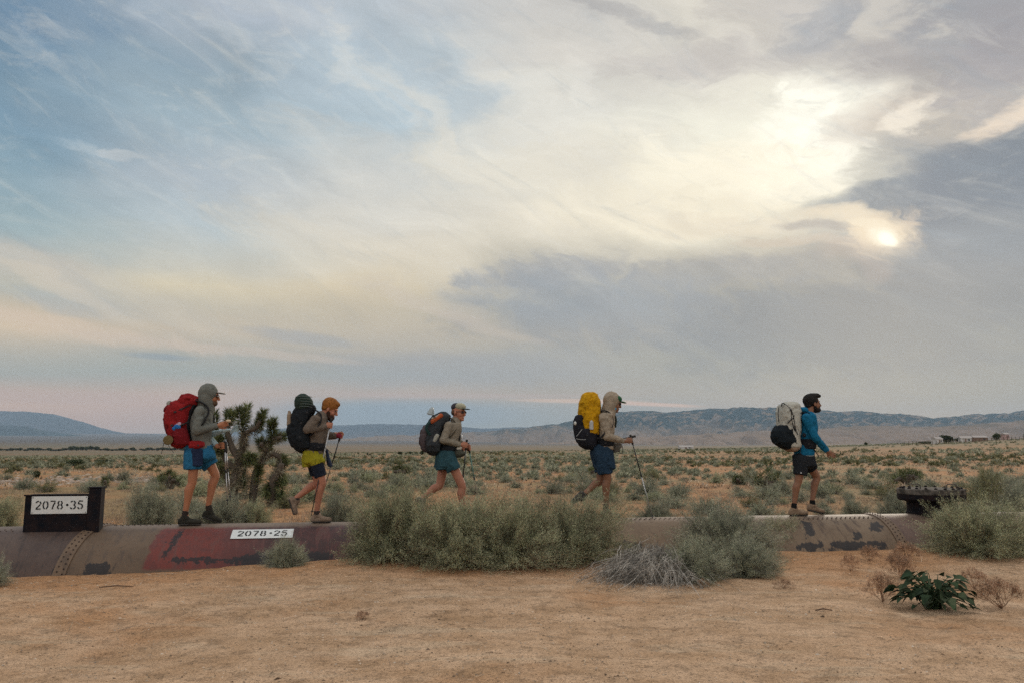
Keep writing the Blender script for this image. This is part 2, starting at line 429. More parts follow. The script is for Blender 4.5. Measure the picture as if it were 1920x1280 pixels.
def terrain():
    fa = np.linspace(-46, 46, 560); ba = np.linspace(46, 314, 90)[1:-1]
    A = np.radians(np.concatenate([fa, ba])); nA = len(A)
    rr = np.concatenate([np.linspace(0.6, 18, 230), np.geomspace(18.2, 330, 200), np.geomspace(340, 16000, 110)]); nR = len(rr)
    RR, AA = np.meshgrid(rr, A, indexing='ij')
    X = RR * np.sin(AA); Y = RR * np.cos(AA); Z = gz(X.ravel(), Y.ravel())
    V = np.stack([X.ravel(), Y.ravel(), Z], -1)
    i, j = np.meshgrid(np.arange(nR - 1), np.arange(nA), indexing='ij'); j2 = (j + 1) % nA
    Q = np.stack([i * nA + j, (i + 1) * nA + j, (i + 1) * nA + j2, i * nA + j2], -1).reshape(-1, 4)
    V = np.vstack([V, [[0, 0, gz1(0, 0)]]]); c = len(V) - 1
    m = bpy.data.materials.new('desert_ground'); m.use_nodes = True; t = NT(m.node_tree); b = t.n['Principled BSDF']
    P = t.new('ShaderNodeTexCoord').outputs['Object']; x, y, z = t.sep(P)
    n_big = t.noise(P, .35, 5, .6); n_mid = t.noise(P, 1.6, 6, .65); n_fine = t.noise(P, 34, 4, .7); n_grit = t.noise(P, 120, 2, .8)
    n_st = t.noise(t.comb(t.mul(x, .6), t.mul(y, 2.4), 0), 1.2, 5, .6)
    sand = t.mix(t.ss(n_mid, .35, .65), (.385,.243,.140), (.51,.342,.215))
    sand = t.mix(t.ss(n_big, .50, .68, 0, .75), sand, (.38,.195,.09))
    sand = t.mix(t.ss(n_st, .52, .68, 0, .45), sand, (.30,.185,.10))
    sand = t.mix(t.ss(n_st, .46, .34, 0, .4), sand, (.47,.365,.25))
    soil = t.mix(t.ss(n_mid, .35, .65), (.31,.150,.070), (.40,.225,.11))
    soil = t.mix(t.ss(t.noise(P, .12, 4, .6), .42, .60, 0, .8), soil, (.24,.18,.095))
    dp = t.m('DIVIDE', t.sub(t.sub(y, PA), t.mul(x, PB)), math.sqrt(1 + PB * PB))
    f = t.ss(t.add(dp, t.mul(t.sub(n_mid, .5), 1.2)), -.6, 1.2)
    # reddish bank of loose soil just before the pipe
    bank = t.mul(t.ss(t.add(dp, t.mul(t.sub(n_big, .5), 4.0)), -3.0, -1.2), .75)
    col = t.mix(bank, sand, (.37,.19,.088)); col = t.mix(f, col, soil)
    r = t.m('SQRT', t.add(t.mul(x, x), t.mul(y, y)))
    far = t.ss(r, 60, 400); bands = t.noise(t.comb(t.mul(x, .0012), t.mul(y, .006), 0), 1.0, 4, .6)
    valley = t.mix(t.ss(bands, .42, .6), (.20,.135,.085), (.15,.135,.085))
    valley = t.mix(t.ss(r, 1500, 4500), valley, (.10,.085,.07))
    col = t.mix(far, col, valley)
    n_sp = t.noise(P, 48, 3, .85); n_sp2 = t.noise(P, 17, 4, .75)
    v = t.add(t.add(.10, t.mul(n_sp2, .62)), t.add(t.mul(n_sp, .78), t.mul(n_grit, .42)))
    v = t.mul(t.mul(v, 1.05), t.ss(n_sp, .36, .47, .50, 1.0))
    n_p = t.noise(P, 5.5, 5, .75); v = t.mul(v, t.ss(n_p, .36, .52, .74, 1.04))
    s = t.new('ShaderNodeVectorMath', operation='SCALE'); t.put(s.inputs[0], col); t.put(s.inputs[3], v)
    # pale wash of alkali rubble on the left of the plain
    t.put(b.inputs['Base Color'], s.outputs[0]); b.inputs['Roughness'].default_value = .95; b.inputs['Specular IOR Level'].default_value = .1
    bn = t.new('ShaderNodeBump'); bn.inputs['Strength'].default_value = .8; bn.inputs['Distance'].default_value = .035
    hh = t.add(t.mul(n_sp, .6), t.add(t.mul(n_grit, .25), t.mul(t.noise(P, 9, 4, .6), .9)))
    t.put(bn.inputs['Height'], hh); t.l.new(bn.outputs[0], b.inputs['Normal'])
    me = mesh_np('ground', V, Q, True)
    me.materials.append(m); o = link(bpy.data.objects.new('ground', me)); tag(o, kind='structure')
    # close the small hole under the camera
    vs = [tuple(V[k]) for k in range(nA)] + [tuple(V[c])]
    me2 = bpy.data.meshes.new('ground'); me2.from_pydata(vs, [], [((k + 1) % nA, nA, k) for k in range(nA)]); me2.materials.append(m)
    o2 = link(bpy.data.objects.new('ground', me2)); tag(o2, kind='structure')
terrain()

# ------------------------------------------------------------------ hills
def hillmat(name, lo, hi, z0, z1, pale):
    m = bpy.data.materials.new(name); m.use_nodes = True; t = NT(m.node_tree); b = t.n['Principled BSDF']
    P = t.new('ShaderNodeTexCoord').outputs['Object']; x, y, z = t.sep(P)
    n = t.noise(P, .0022, 7, .62); n2 = t.noise(P, .009, 6, .7)
    f = t.ss(t.add(z, t.mul(t.sub(n, .5), (z1 - z0) * 1.6)), z0, z1)
    c = t.mix(f, lo, hi)
    c = t.mix(t.ss(n2, .50, .60, 0, .85), c, pale)
    c = t.mix(t.ss(n2, .46, .34, 0, .5), c, tuple(v * .6 for v in hi))
    t.put(b.inputs['Base Color'], c); b.inputs['Roughness'].default_value = 1; b.inputs['Specular IOR Level'].default_value = 0
    return m
def hills(name, prof, Y, depth, m, amp, base_row=846, seed=0, n=620, rows=70):
    pxs = np.linspace(prof[0][0], prof[-1][0], n); crest = np.interp(pxs, *zip(*prof))
    # soften the polyline
    k = np.ones(9) / 9; crest = np.convolve(np.pad(crest, 4, 'edge'), k, 'valid')
    V = np.zeros((rows, n, 3))
    for i in range(rows):
        s = i / (rows - 1)
        Yi = Y + depth * s
        prof_s = np.minimum(1, s / .8) ** 1.25 if s <= .8 else 1 - (s - .8) * 1.2
        for j in range(n): pass
        X = (pxs - 960) / F * Yi / CP
        zc = np.array([EYE.z + (838 - c) / F * (Y + depth * .8) for c in crest])
        zb = EYE.z + (838 - base_row) / F * Y
        V[i, :, 0] = X; V[i, :, 1] = Yi; V[i, :, 2] = zb + (zc - zb) * prof_s
    P = V.reshape(-1, 3).copy()
    q = P.copy(); q[:, 2] = seed; q[:, :2] /= depth
    q[:, 1] *= .45
    rg = 1 - np.abs(fbm(q * np.array([11.0, 4.0, 1]) + seed, 5, .55)) * 3.2
    env = np.repeat(np.maximum(0, np.sin(np.clip(np.linspace(0, 1, rows) / .80, 0, 1) * math.pi)) ** .8 + .10, n)
    P[:, 2] += amp * (rg - .55) * env + amp * .10 * fbm(q * 30 + seed, 3)
    i, j = np.meshgrid(np.arange(rows - 1), np.arange(n - 1), indexing='ij')
    Q = np.stack([i * n + j, i * n + j + 1, (i + 1) * n + j + 1, (i + 1) * n + j], -1).reshape(-1, 4)
    o = obj_np(name, P, Q, m, None, True); tag(o, kind='structure'); return o
HM1 = hillmat('hill_chaparral', (.23,.17,.12), (.018,.045,.048), 60, 230, (.24,.18,.13))
HM2 = hillmat('hill_foothill', (.25,.18,.125), (.14,.115,.08), 60, 190, (.27,.20,.15))
HM4 = hillmat('hill_dark_ridge', (.05,.09,.10), (.02,.045,.055), 40, 200, (.06,.09,.09))
HM3 = hillmat('hill_far', (.10,.085,.08), (.03,.055,.07), 60, 260, (.08,.09,.10))
hills('hills', [(-260,764),(-100,768),(0,770),(60,771),(115,777),(160,789),(210,804),(240,811),(300,813),(380,814),(470,806),(560,801),(640,797),(720,794),(830,797),(905,803),(980,800),(1100,806),(1250,815)], 10500, 2500, HM3, 40, 838, 3.3)
hills('hills', [(-260,786),(-80,792),(0,795),(60,799),(100,807),(150,814),(210,821),(290,826),(350,829)], 7200, 2000, HM4, 34, 834, 8.1)
hills('hills', [(560,835),(640,824),(720,818),(800,814),(900,809),(950,804),(1000,800),(1050,793),(1100,783),(1150,773),(1200,769),(1250,773),(1300,769),(1350,764),(1450,763),(1500,766),(1550,771),(1600,770),(1650,772),(1700,778),(1740,785),(1790,777),(1850,776),(1900,771),(1960,768),(2100,760),(2300,772)], 5200, 2600, HM1, 95, 845, 5.7)
hills('hills', [(900,838),(1000,833),(1100,824),(1200,818),(1290,815),(1380,808),(1470,806),(1560,800),(1640,797),(1720,800),(1800,796),(1870,790),(1960,784),(2100,780),(2300,790)], 3600, 1500, HM2, 44, 846, 12.2)

# ================================================================== plants
def blades(P, D, L, Wd, rng, taper=.25, bend=0.0):
    """N separate thin blades as quads"""
    N = len(P); D = D / (np.linalg.norm(D, axis=1, keepdims=True) + 1e-9)
    S = np.cross(D, rng.normal(size=(N, 3))); S /= (np.linalg.norm(S, axis=1, keepdims=True) + 1e-9)
    L = np.broadcast_to(L, (N,))[:, None]; Wd = np.broadcast_to(Wd, (N,))[:, None]
    T = P + D * L; T[:, 2] -= bend * L[:, 0]
    V = np.stack([P - S * Wd / 2, P + S * Wd / 2, T + S * Wd * taper / 2, T - S * Wd * taper / 2], 1).reshape(-1, 3)
    Q = np.arange(4 * N).reshape(N, 4)
    return V, Q
def merge(parts):
    Vs, Qs, b = [], [], 0
    for V, Q in parts: Vs.append(V); Qs.append(Q + b); b += len(V)
    return np.vstack(Vs), np.vstack(Qs)
def strips(paths, widths, rng):
    """paths (N,K,3) ribbons"""
    N, K, _ = paths.shape
    T = paths[:, -1] - paths[:, 0]
    S = np.cross(T, rng.normal(size=(N, 3))); S /= (np.linalg.norm(S, axis=1, keepdims=True) + 1e-9)
    wv = np.asarray(widths)
    wv = wv if wv.ndim == 2 else np.broadcast_to(wv, (N, K))
    a = paths - S[:, None] * wv[..., None] / 2; b = paths + S[:, None] * wv[..., None] / 2
    V = np.stack([a, b], 2).reshape(-1, 3)
    i, k = np.meshgrid(np.arange(N), np.arange(K - 1), indexing='ij'); s = (i * K + k) * 2
    Q = np.stack([s, s + 1, s + 3, s + 2], -1).reshape(-1, 4)
    return V, Q
def shrub_geo(seed, nst, nlf, leafL, leafW, lump=.22, spread=.15, up=.5, stemW=.004, zpow=.75, jit=.018, wild=.75):
    """unit dome: radius 1, height 1"""
    g = np.random.default_rng(seed)
    ph = g.random(nst) * 2 * math.pi; z = g.random(nst) ** zpow; z = z * 1.02 - .02; c = np.sqrt(np.maximum(0, 1 - z * z))
    D = np.stack([np.cos(ph) * c, np.sin(ph) * c, z], -1)
    lm = 1 + lump * 3.4 * fbm(D * 1.9 + seed, 2) + lump * 3.8 * fbm(D * 4.5 + seed * 3, 2)
    sq = (c ** 2.08 + np.maximum(z, 0) ** 2.08) ** (-1 / 2.08)
    L = lm * sq * (g.random(nst) ** .7 * .42 + .62)
    T = D * L[:, None]
    B = np.stack([T[:, 0] * spread + g.normal(size=nst) * .05, T[:, 1] * spread + g.normal(size=nst) * .05, 0 * ph], -1)
    ctrl = B * .55 + T * .45 + np.array([0, 0, .12]); ctrl[:, 2] = np.maximum(ctrl[:, 2], .03)
    ts = np.array([0, .35, .65, 1.0])[None, :, None]
    P = (1 - ts) ** 2 * B[:, None] + 2 * ts * (1 - ts) * ctrl[:, None] + ts ** 2 * T[:, None]
    st = strips(P, np.broadcast_to(np.array([2.2, 1.5, 1.0, .5]) * stemW, (nst, 4)), g)
    tt = (g.random((nst, nlf)) ** .55) * .60 + .42
    t3 = tt[..., None]
    LP = (1 - t3) ** 2 * B[:, None] + 2 * t3 * (1 - t3) * ctrl[:, None] + t3 ** 2 * T[:, None]
    TG = 2 * (1 - t3) * (ctrl - B)[:, None] + 2 * t3 * (T - ctrl)[:, None]; TG /= np.linalg.norm(TG, axis=2, keepdims=True) + 1e-9
    LP = LP + g.normal(size=LP.shape) * jit
    LD = TG + g.normal(size=LP.shape) * wild + np.array([0, 0, up * .5])
    lv = blades(LP.reshape(-1, 3), LD.reshape(-1, 3), leafL * (g.random(nst * nlf) * .8 + .5), leafW * (g.random(nst * nlf) * .6 + .7), g)
    lv[0][:, 2] = np.maximum(lv[0][:, 2], .0)
    return st, lv
def shrub_proto(name, seed, leaf, stem, **kw):
    st, lv = shrub_geo(seed, **kw)
    a = mesh_np('stems', *st); a.materials.append(stem); b = mesh_np('foliage', *lv); b.materials.append(leaf)
    return a, b
def put_shrub(name, proto, loc, sx_, sy_, sz_, rz, label, cat='shrub', group=None, parts=True):
    o = empty(name, loc, rz)
    tag(o, label, cat, group)
    for nm, me in (('stems', proto[0]), ('foliage', proto[1])):
        c = bpy.data.objects.new(nm, me); c.parent = o; c.scale = (sx_, sy_, sz_); C.objects.link(c)
    return o
BIG = [shrub_proto('big', 100 + k, RABB if k != 2 else SAGE, DRY, nst=4600, nlf=22, leafL=.034, leafW=.0065, lump=.26, up=.5, stemW=.0022) for k in range(3)]
SAGEB = [shrub_proto('sage_big', 120 + k, SAGE, GREY, nst=3800, nlf=20, leafL=.040, leafW=.0075, lump=.24, up=.8, stemW=.0026) for k in range(2)]
MID = [shrub_proto('mid', 140 + k, SAGE if k < 3 else RABB if k < 5 else OLIV, GREY, nst=560, nlf=16, leafL=.085, leafW=.020, lump=.36, up=.4, stemW=.006) for k in range(6)]
def shrub_px(pxc, row_front, halfpx, row_top, proto, label, name='shrub', depth=None, group=None, rz=None):
    f_ = hit(pxc, row_front); sc_ = f_.y / F
    rad = halfpx * sc_; dep = depth if depth else rad
    Y = f_.y + dep * .92
    rad = halfpx * Y / F
    p = atY(pxc, row_front, Y); x = p.x * 1.0; x = (pxc - 960) / F * Y / 1.0
    gzv = gz1(x, Y); top = atY(pxc, row_top, Y).z
    h = max(.08, top - gzv)
    return put_shrub(name, proto, (x, Y, gzv - .01), rad, dep, h * 1.0, 0 if rz is None else rz, label, 'shrub', group)

# foreground shrubs in front of the pipe
FG = [
 (742, 1062, 102, 914, BIG[0], 'tall grey-green shrub at the left end of the thicket, beside the red pipe section', .62),
 (858, 1078, 108, 938, BIG[1], 'bushy shrub in the thicket directly below the hiker in teal shorts', .62),
 (958, 1077, 104, 946, BIG[0], 'rounded olive shrub in the middle of the thicket before the pipe', .60),
 (1066, 1070, 106, 940, BIG[1], 'wide yellow-green shrub at the right end of the thicket, beside the dead grey branches', .62),
 (1352, 1056, 94, 950, SAGEB[0], 'tall round blue-grey sagebrush right of the dead grey branches, before the pipe', .50),
 (1285, 1096, 72, 1018, SAGEB[1], 'low sagebrush clump growing from the right end of the dead grey branches', .35),
 (1385, 1086, 66, 1010, SAGEB[0], 'small upright sagebrush at the foot of the tall round blue-grey sagebrush', .30),
 (1448, 1030, 34, 975, BIG[1], 'small olive shrub squeezed against the pipe, left of the black-stained pipe section', .28),
 (545, 1064, 42, 1014, SAGEB[1], 'small sagebrush growing before the red pipe section under the painted number', .16),
 (4, 1106, 34, 1050, SAGEB[0], 'small sagebrush cut by the left edge of the photo, before the dark pipe section', .25),
 (1815, 1055, 100, 946, BIG[1], 'large yellow-green shrub under the black flanged hatch', .60),
 (1905, 1052, 90, 985, BIG[0], 'dense olive shrub at the right edge before the pipe', .55),
]
for k, (a, b, c, d, pr, lb, dep) in enumerate(FG):
    shrub_px(a, b, c, d, pr, lb, 'shrub', dep, rz=None)
# shrubs standing right behind the pipe
def shrub_back(px, row_base, halfpx, row_top, proto, label, Y, name='shrub'):
    x = (px - 960) / F * Y; z = gz1(x, Y); top = atY(px, row_top, Y).z
    put_shrub(name, proto, (x, Y, z - .01), halfpx * Y / F, halfpx * Y / F * .9, top - z, random.random() * 6, label)
for a in [
 (300, 0, 58, 916, SAGEB[0], 'tall sagebrush behind the pipe, left of the hiker with the red pack', 13.6),
 (425, 0, 62, 936, SAGEB[1], 'sagebrush at the foot of the Joshua tree, right of the red-pack hiker\'s shoes', 13.8),
 (488, 0, 34, 940, BIG[0], 'rounded shrub behind the pipe under the right arm of the Joshua tree', 14.0),
 (10, 0, 44, 935, BIG[1], 'shrub behind the pipe at the left edge, left of the black number box', 13.5),
 (640, 0, 48, 938, SAGEB[0], 'sagebrush behind the pipe between the yellow-shorts hiker and the thicket', 13.8),
 (1225, 0, 46, 944, SAGEB[1], 'low sagebrush behind the bare pipe, right of the yellow-pack hiker\'s pole', 15.0),
 (1590, 0, 30, 936, SAGEB[0], 'small dark sagebrush behind the pipe, right of the blue-jacket hiker', 15.5),
 (1668, 0, 38, 932, SAGEB[1], 'grey-green sagebrush behind the pipe, left of the black hatch', 15.3),
 (1905, 0, 62, 906, SAGEB[0], 'large pale sagebrush behind the pipe at the right edge', 14.6),
 (1838, 0, 36, 880, BIG[0], 'tall rounded shrub farther back, just above the right end of the hatch', 22.0),
 (1832, 0, 40, 905, MID[5], 'dark olive shrub behind the right end of the black hatch', 16.5),
]: shrub_back(*a)

# dead grey branches lying between the shrubs
def dead_brush():
    g = np.random.default_rng(77); N = 1700
    f_ = hit(1205, 1094); Y0 = f_.y
    u = g.random(N)
    px0 = 1168 + u * 92 + g.normal(size=N) * 10
    cx = (px0 - 960) / F * (Y0 + .45); hgt = .25 - .10 * np.abs(u - .6) * 2 + g.normal(size=N) * .075
    top = np.stack([cx, np.full(N, Y0 + .45) + g.normal(size=N) * .22, np.maximum(hgt, .05)], -1)
    dirx = -.50 + .55 * u + g.normal(size=N) * .42; diry = -.38 + g.normal(size=N) * .42
    ln = .20 + g.random(N) * .42
    end = top + np.stack([dirx * ln, diry * ln, -hgt * (.75 + .3 * g.random(N))], -1); end[:, 2] = np.maximum(end[:, 2], .02)
    mid = (top + end) / 2 + np.array([0, 0, .07]) + g.normal(size=(N, 3)) * .06
    ts = np.array([0, .3, .6, 1.0])[None, :, None]
    P = (1 - ts) ** 2 * top[:, None] + 2 * ts * (1 - ts) * mid[:, None] + ts ** 2 * end[:, None]
    P[..., 2] += gz(P[..., 0].ravel(), P[..., 1].ravel()).reshape(P[..., 0].shape)
    st = strips(P, np.broadcast_to(np.array([.006, .005, .004, .0025]), (N, 4)), g)
    lp = P[:, 1:].reshape(-1, 3); lp = np.repeat(lp, 3, 0); ld = np.repeat(np.repeat((end - top), 3, 0), 3, 0); ld /= np.linalg.norm(ld, axis=1, keepdims=True)
    br = blades(lp, ld + g.normal(size=lp.shape) * .7, .06, .0035, g)
    o = empty('dead_brush', (f_.x, Y0 + .4, gz1(f_.x, Y0)))
    tag(o, 'heap of dead bleached grey branches bent to the left between the thicket and the sagebrush', 'dead brush')
    for nm, (V, Q) in (('branches', st), ('twigs', br)):
        V = V - np.array(o.location); obj_np(nm, V, Q, GREY, o)
dead_brush()

# dry pinkish weeds at right
def weed_geo(seed, n=16, lv=4):
    g = np.random.default_rng(seed); segs = []; tips = []
    def grow(p, d, L, wd, k):
        q = p + d * L; segs.append((p, (p + q) / 2 + g.normal(size=3) * .04 * L, q, wd)); 
        if k == 0: tips.append(q); return
        for _ in range(g.integers(2, 4)):
            nd = d + g.normal(size=3) * .42 + np.array([0, 0, .12]); nd /= np.linalg.norm(nd); grow(q, nd, L * g.uniform(.55, .85), wd * .7, k - 1)
    for i in range(n):
        a = g.random() * 6.28; e = g.uniform(.15, 1.0); d = np.array([math.cos(a) * e, math.sin(a) * e, 1 - .45 * e]); d /= np.linalg.norm(d)
        grow(np.array([0, 0, 0.0]), d, .36, .026, lv)
    P = np.array([[s[0], s[1], s[2]] for s in segs]); wd = np.array([[s[3], s[3] * .85, s[3] * .7] for s in segs])
    st = strips(P, wd, g); T = np.repeat(np.array(tips), 4, 0)
    lf = blades(T + g.normal(size=T.shape) * .03, g.normal(size=T.shape) + np.array([0, 0, .4]), .05, .018, g)
    return st, lf
WEED = []
for k in range(3):
    st, lf = weed_geo(200 + k, n=17 + 2 * k, lv=4); a = mesh_np('stems', *st); a.materials.append(PINK); b = mesh_np('seed_heads', *lf); b.materials.append(PINK); WEED.append((a, b))
def weed(px, row, halfpx, row_top, pr, label):
    p = hit(px, row); z = atY(px, row_top, p.y).z - p.z; r = halfpx * p.y / F
    o = empty('dry_weed', p, random.random() * 6); tag(o, label, 'weed')
    for nm, me in (('stems', pr[0]), ('seed_heads', pr[1])):
        c = bpy.data.objects.new(nm, me); c.parent = o; c.scale = (r * 1.05, r * 1.05, z * .82); C.objects.link(c)
for a in [(1595, 1070, 19, 1030, WEED[0], 'small lone dry weed on the sand, left of the other pink weeds'),
          (1690, 1083, 38, 1030, WEED[1], 'wide dry pinkish weed directly above the dark leafy plant'),
          (1655, 1128, 36, 1066, WEED[2], 'tall dry pinkish weed just left of the dark leafy plant'),
          (1828, 1103, 30, 1056, WEED[0], 'dry weed right above the dark leafy plant, left of the weed at the edge'),
          (1878, 1140, 48, 1075, WEED[1], 'broad dry brown weed at the right edge, right of the dark leafy plant'),
          (1630, 1052, 22, 1018, WEED[2], 'dry weed by the foot of the pipe under the right rivet band'),
          (1700, 1050, 30, 1012, WEED[2], 'dry weed against the pipe, left of the large shrub under the hatch'),
          (1470, 1102, 22, 1082, WEED[0], 'flat dry weed right of the small upright sagebrush, on open sand'),
          (680, 1160, 17, 1143, WEED[1], 'tiny dry tuft alone on the open sand in front of the thicket'),
          (1318, 1100, 12, 1080, WEED[0], 'tiny twiggy weed in front of the low sagebrush clump')]: weed(*a)

# broad-leaved dark green plant
def leafy_plant():
    p0 = hit(1750, 1140); Y = p0.y; s = Y / F; g = random.Random(3)
    o = empty('leafy_plant', p0); tag(o, 'low dark green plant with broad pointed leaves on the sand at the lower right', 'plant')
    leaves = MB(); stems = MB()
    for i in range(130):
        a = g.uniform(0, 6.283); e = g.uniform(.05, 1.0) ** .6
        rx = 66 * s * e; tip = Vector((math.cos(a) * rx, math.sin(a) * rx * .85, (.05 + .31 * (1 - .62 * e * e)) * g.uniform(.25, 1.05)))
        base = Vector((g.gauss(0, .03), g.gauss(0, .03), 0))
        mid = base.lerp(tip, .5) + Vector((0, 0, .08))
        pts = [base, base.lerp(mid, .6) + Vector((0, 0, .02)), mid, tip]
        stems.tube([p0 + q for q in pts], [.006, .005, .004, .003], 5)
        out = Vector((math.cos(a + g.gauss(0, .5)), math.sin(a + g.gauss(0, .5)), g.uniform(-.55, .25))).normalized()
        side = out.cross(Vector((0, 0, 1))).normalized(); nrm = side.cross(out)
        side = (side + nrm * g.gauss(0, .35)).normalized(); nrm = side.cross(out)
        L = g.uniform(.07, .135); Wd = L * g.uniform(.30, .40)
        prof = [(0, .05), (.12, .7), (.3, 1.0), (.5, .88), (.7, .58), (.86, .28), (1, .02)]
        vs = []; fs = []
        for k, (t, wv) in enumerate(prof):
            c = p0 + tip + out * L * t - Vector((0, 0, .25 * L * t * t))
            wob = 1 + .15 * math.sin(k * 2.3 + i)
            vs += [c - side * Wd * wv * wob + nrm * Wd * wv * .35, c, c + side * Wd * wv * wob + nrm * Wd * wv * .35]
        for k in range(len(prof) - 1):
            b = k * 3; fs += [(b, b + 1, b + 4, b + 3), (b + 1, b + 2, b + 5, b + 4)]
        leaves.add(vs, fs)
    leaves.build('leaves', BROAD, o, True); stems.build('stems', BROAD, o, True)
leafy_plant()

# ------------------------------------------------------------------ Joshua tree and smaller yuccas
def spiky(path, r0, seed, L=.24, n=260, Wd=.014, fwd=.55):
    """sleeve of stiff blades round a branch path"""
    g = np.random.default_rng(seed); P = np.array([tuple(p) for p in path]); K = len(P)
    t = g.random(n) ** .8 * (K - 1); i = np.minimum(t.astype(int), K - 2); f = (t - i)[:, None]
    B = P[i] * (1 - f) + P[i + 1] * f; T = P[i + 1] - P[i]; T /= np.linalg.norm(T, axis=1, keepdims=True) + 1e-9
    rd = np.cross(T, g.normal(size=(n, 3))); rd /= np.linalg.norm(rd, axis=1, keepdims=True) + 1e-9
    tt = (t / (K - 1))[:, None]
    D = rd * (1.15 - .55 * tt) + T * (fwd * (-.2 + 1.8 * tt)) + g.normal(size=(n, 3)) * .12
    return blades(B + rd * r0 * .7, D, L * (g.random(n) * .5 + .7), Wd, g, .12)
def joshua(name, limbs, heads, dead, label, Yc, loc, L=.24, n=260, jit=.25, Wd=.014):
    """limbs: pixel polylines with radii; heads: pixel polylines"""
    o = empty(name, loc); tag(o, label, 'tree'); g = random.Random(sum(map(ord, name)) + int(Yc * 10)); tr = MB()
    def W3(poly):
        off = g.uniform(-jit, jit); out = []
        for k, q in enumerate(poly):
            dd = q[2] if len(q) > 2 else off * k / max(1, len(poly) - 1); out.append(atY(q[0], q[1], Yc + dd))
        return out
    for poly, ra, rb in limbs:
        pts = W3(poly); m = len(pts); dense = []; rad = []
        for i in range(m - 1):
            for k in range(4):
                f = k / 4; dense.append(pts[i].lerp(pts[i + 1], f)); rad.append((ra + (rb - ra) * (i + f) / (m - 1)) * (1 + g.uniform(-.14, .14)))
        dense.append(pts[-1]); rad.append(rb); tr.tube(dense, rad, 9)
    tr.build('trunk', BARK, o, True)
    o_loc = np.array(o.location)
    for poly, ra, rb in (limbs if dead else []):
        dead = dead + [poly[::-1]] if len(poly) > 2 else dead
    parts = [spiky(W3(h), .04, 900 + i, L, n, Wd) for i, h in enumerate(heads)]
    V, Q = merge(parts); obj_np('crown', V - o_loc, Q, JOSH, o)
    if dead:
        parts = [spiky(W3(h)[::-1], .10, 990 + i, L * .75, int(n * .38), Wd, .5) for i, h in enumerate(dead)]
        V, Q = merge(parts); obj_np('dead_leaves', V - o_loc, Q, JDEAD, o)
    return o
bY = hit(470, 948).y
bl = hit(470, 948)
joshua('joshua_tree',
 [([(437, 950), (438, 915), (442, 885), (450, 855), (456, 835), (459, 806)], .13, .085),
  ([(474, 948), (476, 915), (480, 886), (494, 858), (506, 835), (511, 815)], .11, .06),
  ([(511, 950), (510, 925), (512, 900), (522, 885), (528, 868)], .11, .07),
  ([(448, 860), (436, 840), (427, 815), (427, 790)], .09, .06), ([(442, 880), (424, 862), (412, 835), (405, 800)], .08, .05),
  ([(458, 812), (470, 806), (482, 800), (487, 788)], .07, .05), ([(500, 846), (494, 838), (489, 830)], .06, .05),
  ([(511, 822), (520, 820), (526, 819)], .06, .04), ([(452, 870), (464, 866), (470, 862)], .06, .05),
  ([(498, 856), (512, 850), (526, 856), (530, 866)], .06, .06), ([(440, 915), (425, 895), (416, 880)], .07, .05)],
 [[(459, 812), (458, 790), (457, 765)], [(459, 800), (462, 780), (465, 760)], [(452, 806), (449, 785), (447, 764)], [(484, 800), (490, 786), (495, 770)], [(478, 803), (487, 795), (489, 778)],
  [(509, 826), (511, 805), (513, 786)], [(512, 815), (510, 800), (508, 792)], [(516, 822), (526, 819), (533, 817)], [(496, 842), (491, 834), (487, 824)], [(500, 844), (505, 835), (508, 825)],
  [(427, 800), (427, 785), (428, 770)], [(430, 795), (434, 782), (436, 774)], [(405, 808), (404, 790), (403, 772)], [(400, 835), (396, 820), (394, 805)], [(412, 840), (410, 828), (414, 818)], [(421, 850), (412, 845), (405, 842)],
  [(456, 866), (465, 862), (474, 864)], [(460, 858), (468, 853), (476, 858)], [(528, 862), (533, 860), (536, 866)], [(486, 905), (485, 890), (487, 874)], [(452, 920), (456, 900), (455, 880)],
  [(416, 892), (412, 878), (410, 868)], [(420, 902), (426, 886), (430, 870)], [(526, 880), (530, 890), (531, 905)], [(520, 900), (526, 915), (529, 930)], [(524, 925), (528, 938), (531, 950)], [(508, 905), (502, 915), (498, 928)]],
 [[(437, 925), (440, 900), (444, 875)], [(446, 880), (451, 860), (455, 842)], [(457, 835), (458, 822), (459, 806)], [(475, 930), (478, 900), (484, 878)], [(486, 870), (494, 857), (502, 842)], [(511, 945), (511, 920), (512, 900)], [(514, 898), (520, 888), (527, 874)], [(440, 900), (444, 920), (446, 942)], [(455, 885), (460, 905), (462, 935)], [(478, 895), (477, 915), (476, 942)], [(510, 900), (512, 922), (514, 948)], [(459, 808), (456, 826), (453, 846)],
  [(428, 935), (430, 915), (434, 890)], [(465, 945), (468, 920), (470, 900)], [(495, 945), (500, 925), (504, 905)], [(526, 870), (520, 885), (514, 900)], [(486, 800), (480, 806), (470, 812)]],
 'Joshua tree with several spiky arms, between the red-pack hiker and the ginger hiker', bY, bl, L=.165, n=420, Wd=.015)
def yucca(px, row, w_, top, label, seed, heads=6):
    p = hit(px, row); g = random.Random(seed); H_ = row - top
    hs = []; li = []
    for k in range(heads):
        x = px + w_ * (-1 + 2 * (k + .5) / heads) * g.uniform(.6, .95); t = top + abs(x - px) / w_ * H_ * .35 + g.uniform(0, H_ * .2)
        li.append(([(px + (x - px) * .15, row), ((px + x) / 2, row - H_ * .35), (x, t + H_ * .35)], .07 * p.y / 25, .04 * p.y / 25))
        hs.append([(x - (x - px) * .1, t + H_ * .5), (x, t + H_ * .3), (x + g.uniform(-2, 2), t + H_ * .08)])
    s = p.y / F * H_ * .22
    return joshua('yucca', li, hs, [], label, p.y, p, L=max(.12, s), n=110, jit=.3, Wd=.012 * max(1, p.y / 20))
yucca(1438, 922, 30, 868, 'dark yucca with a bare stalk on the plain, left of the blue-jacket hiker\'s knees', 5, 5)
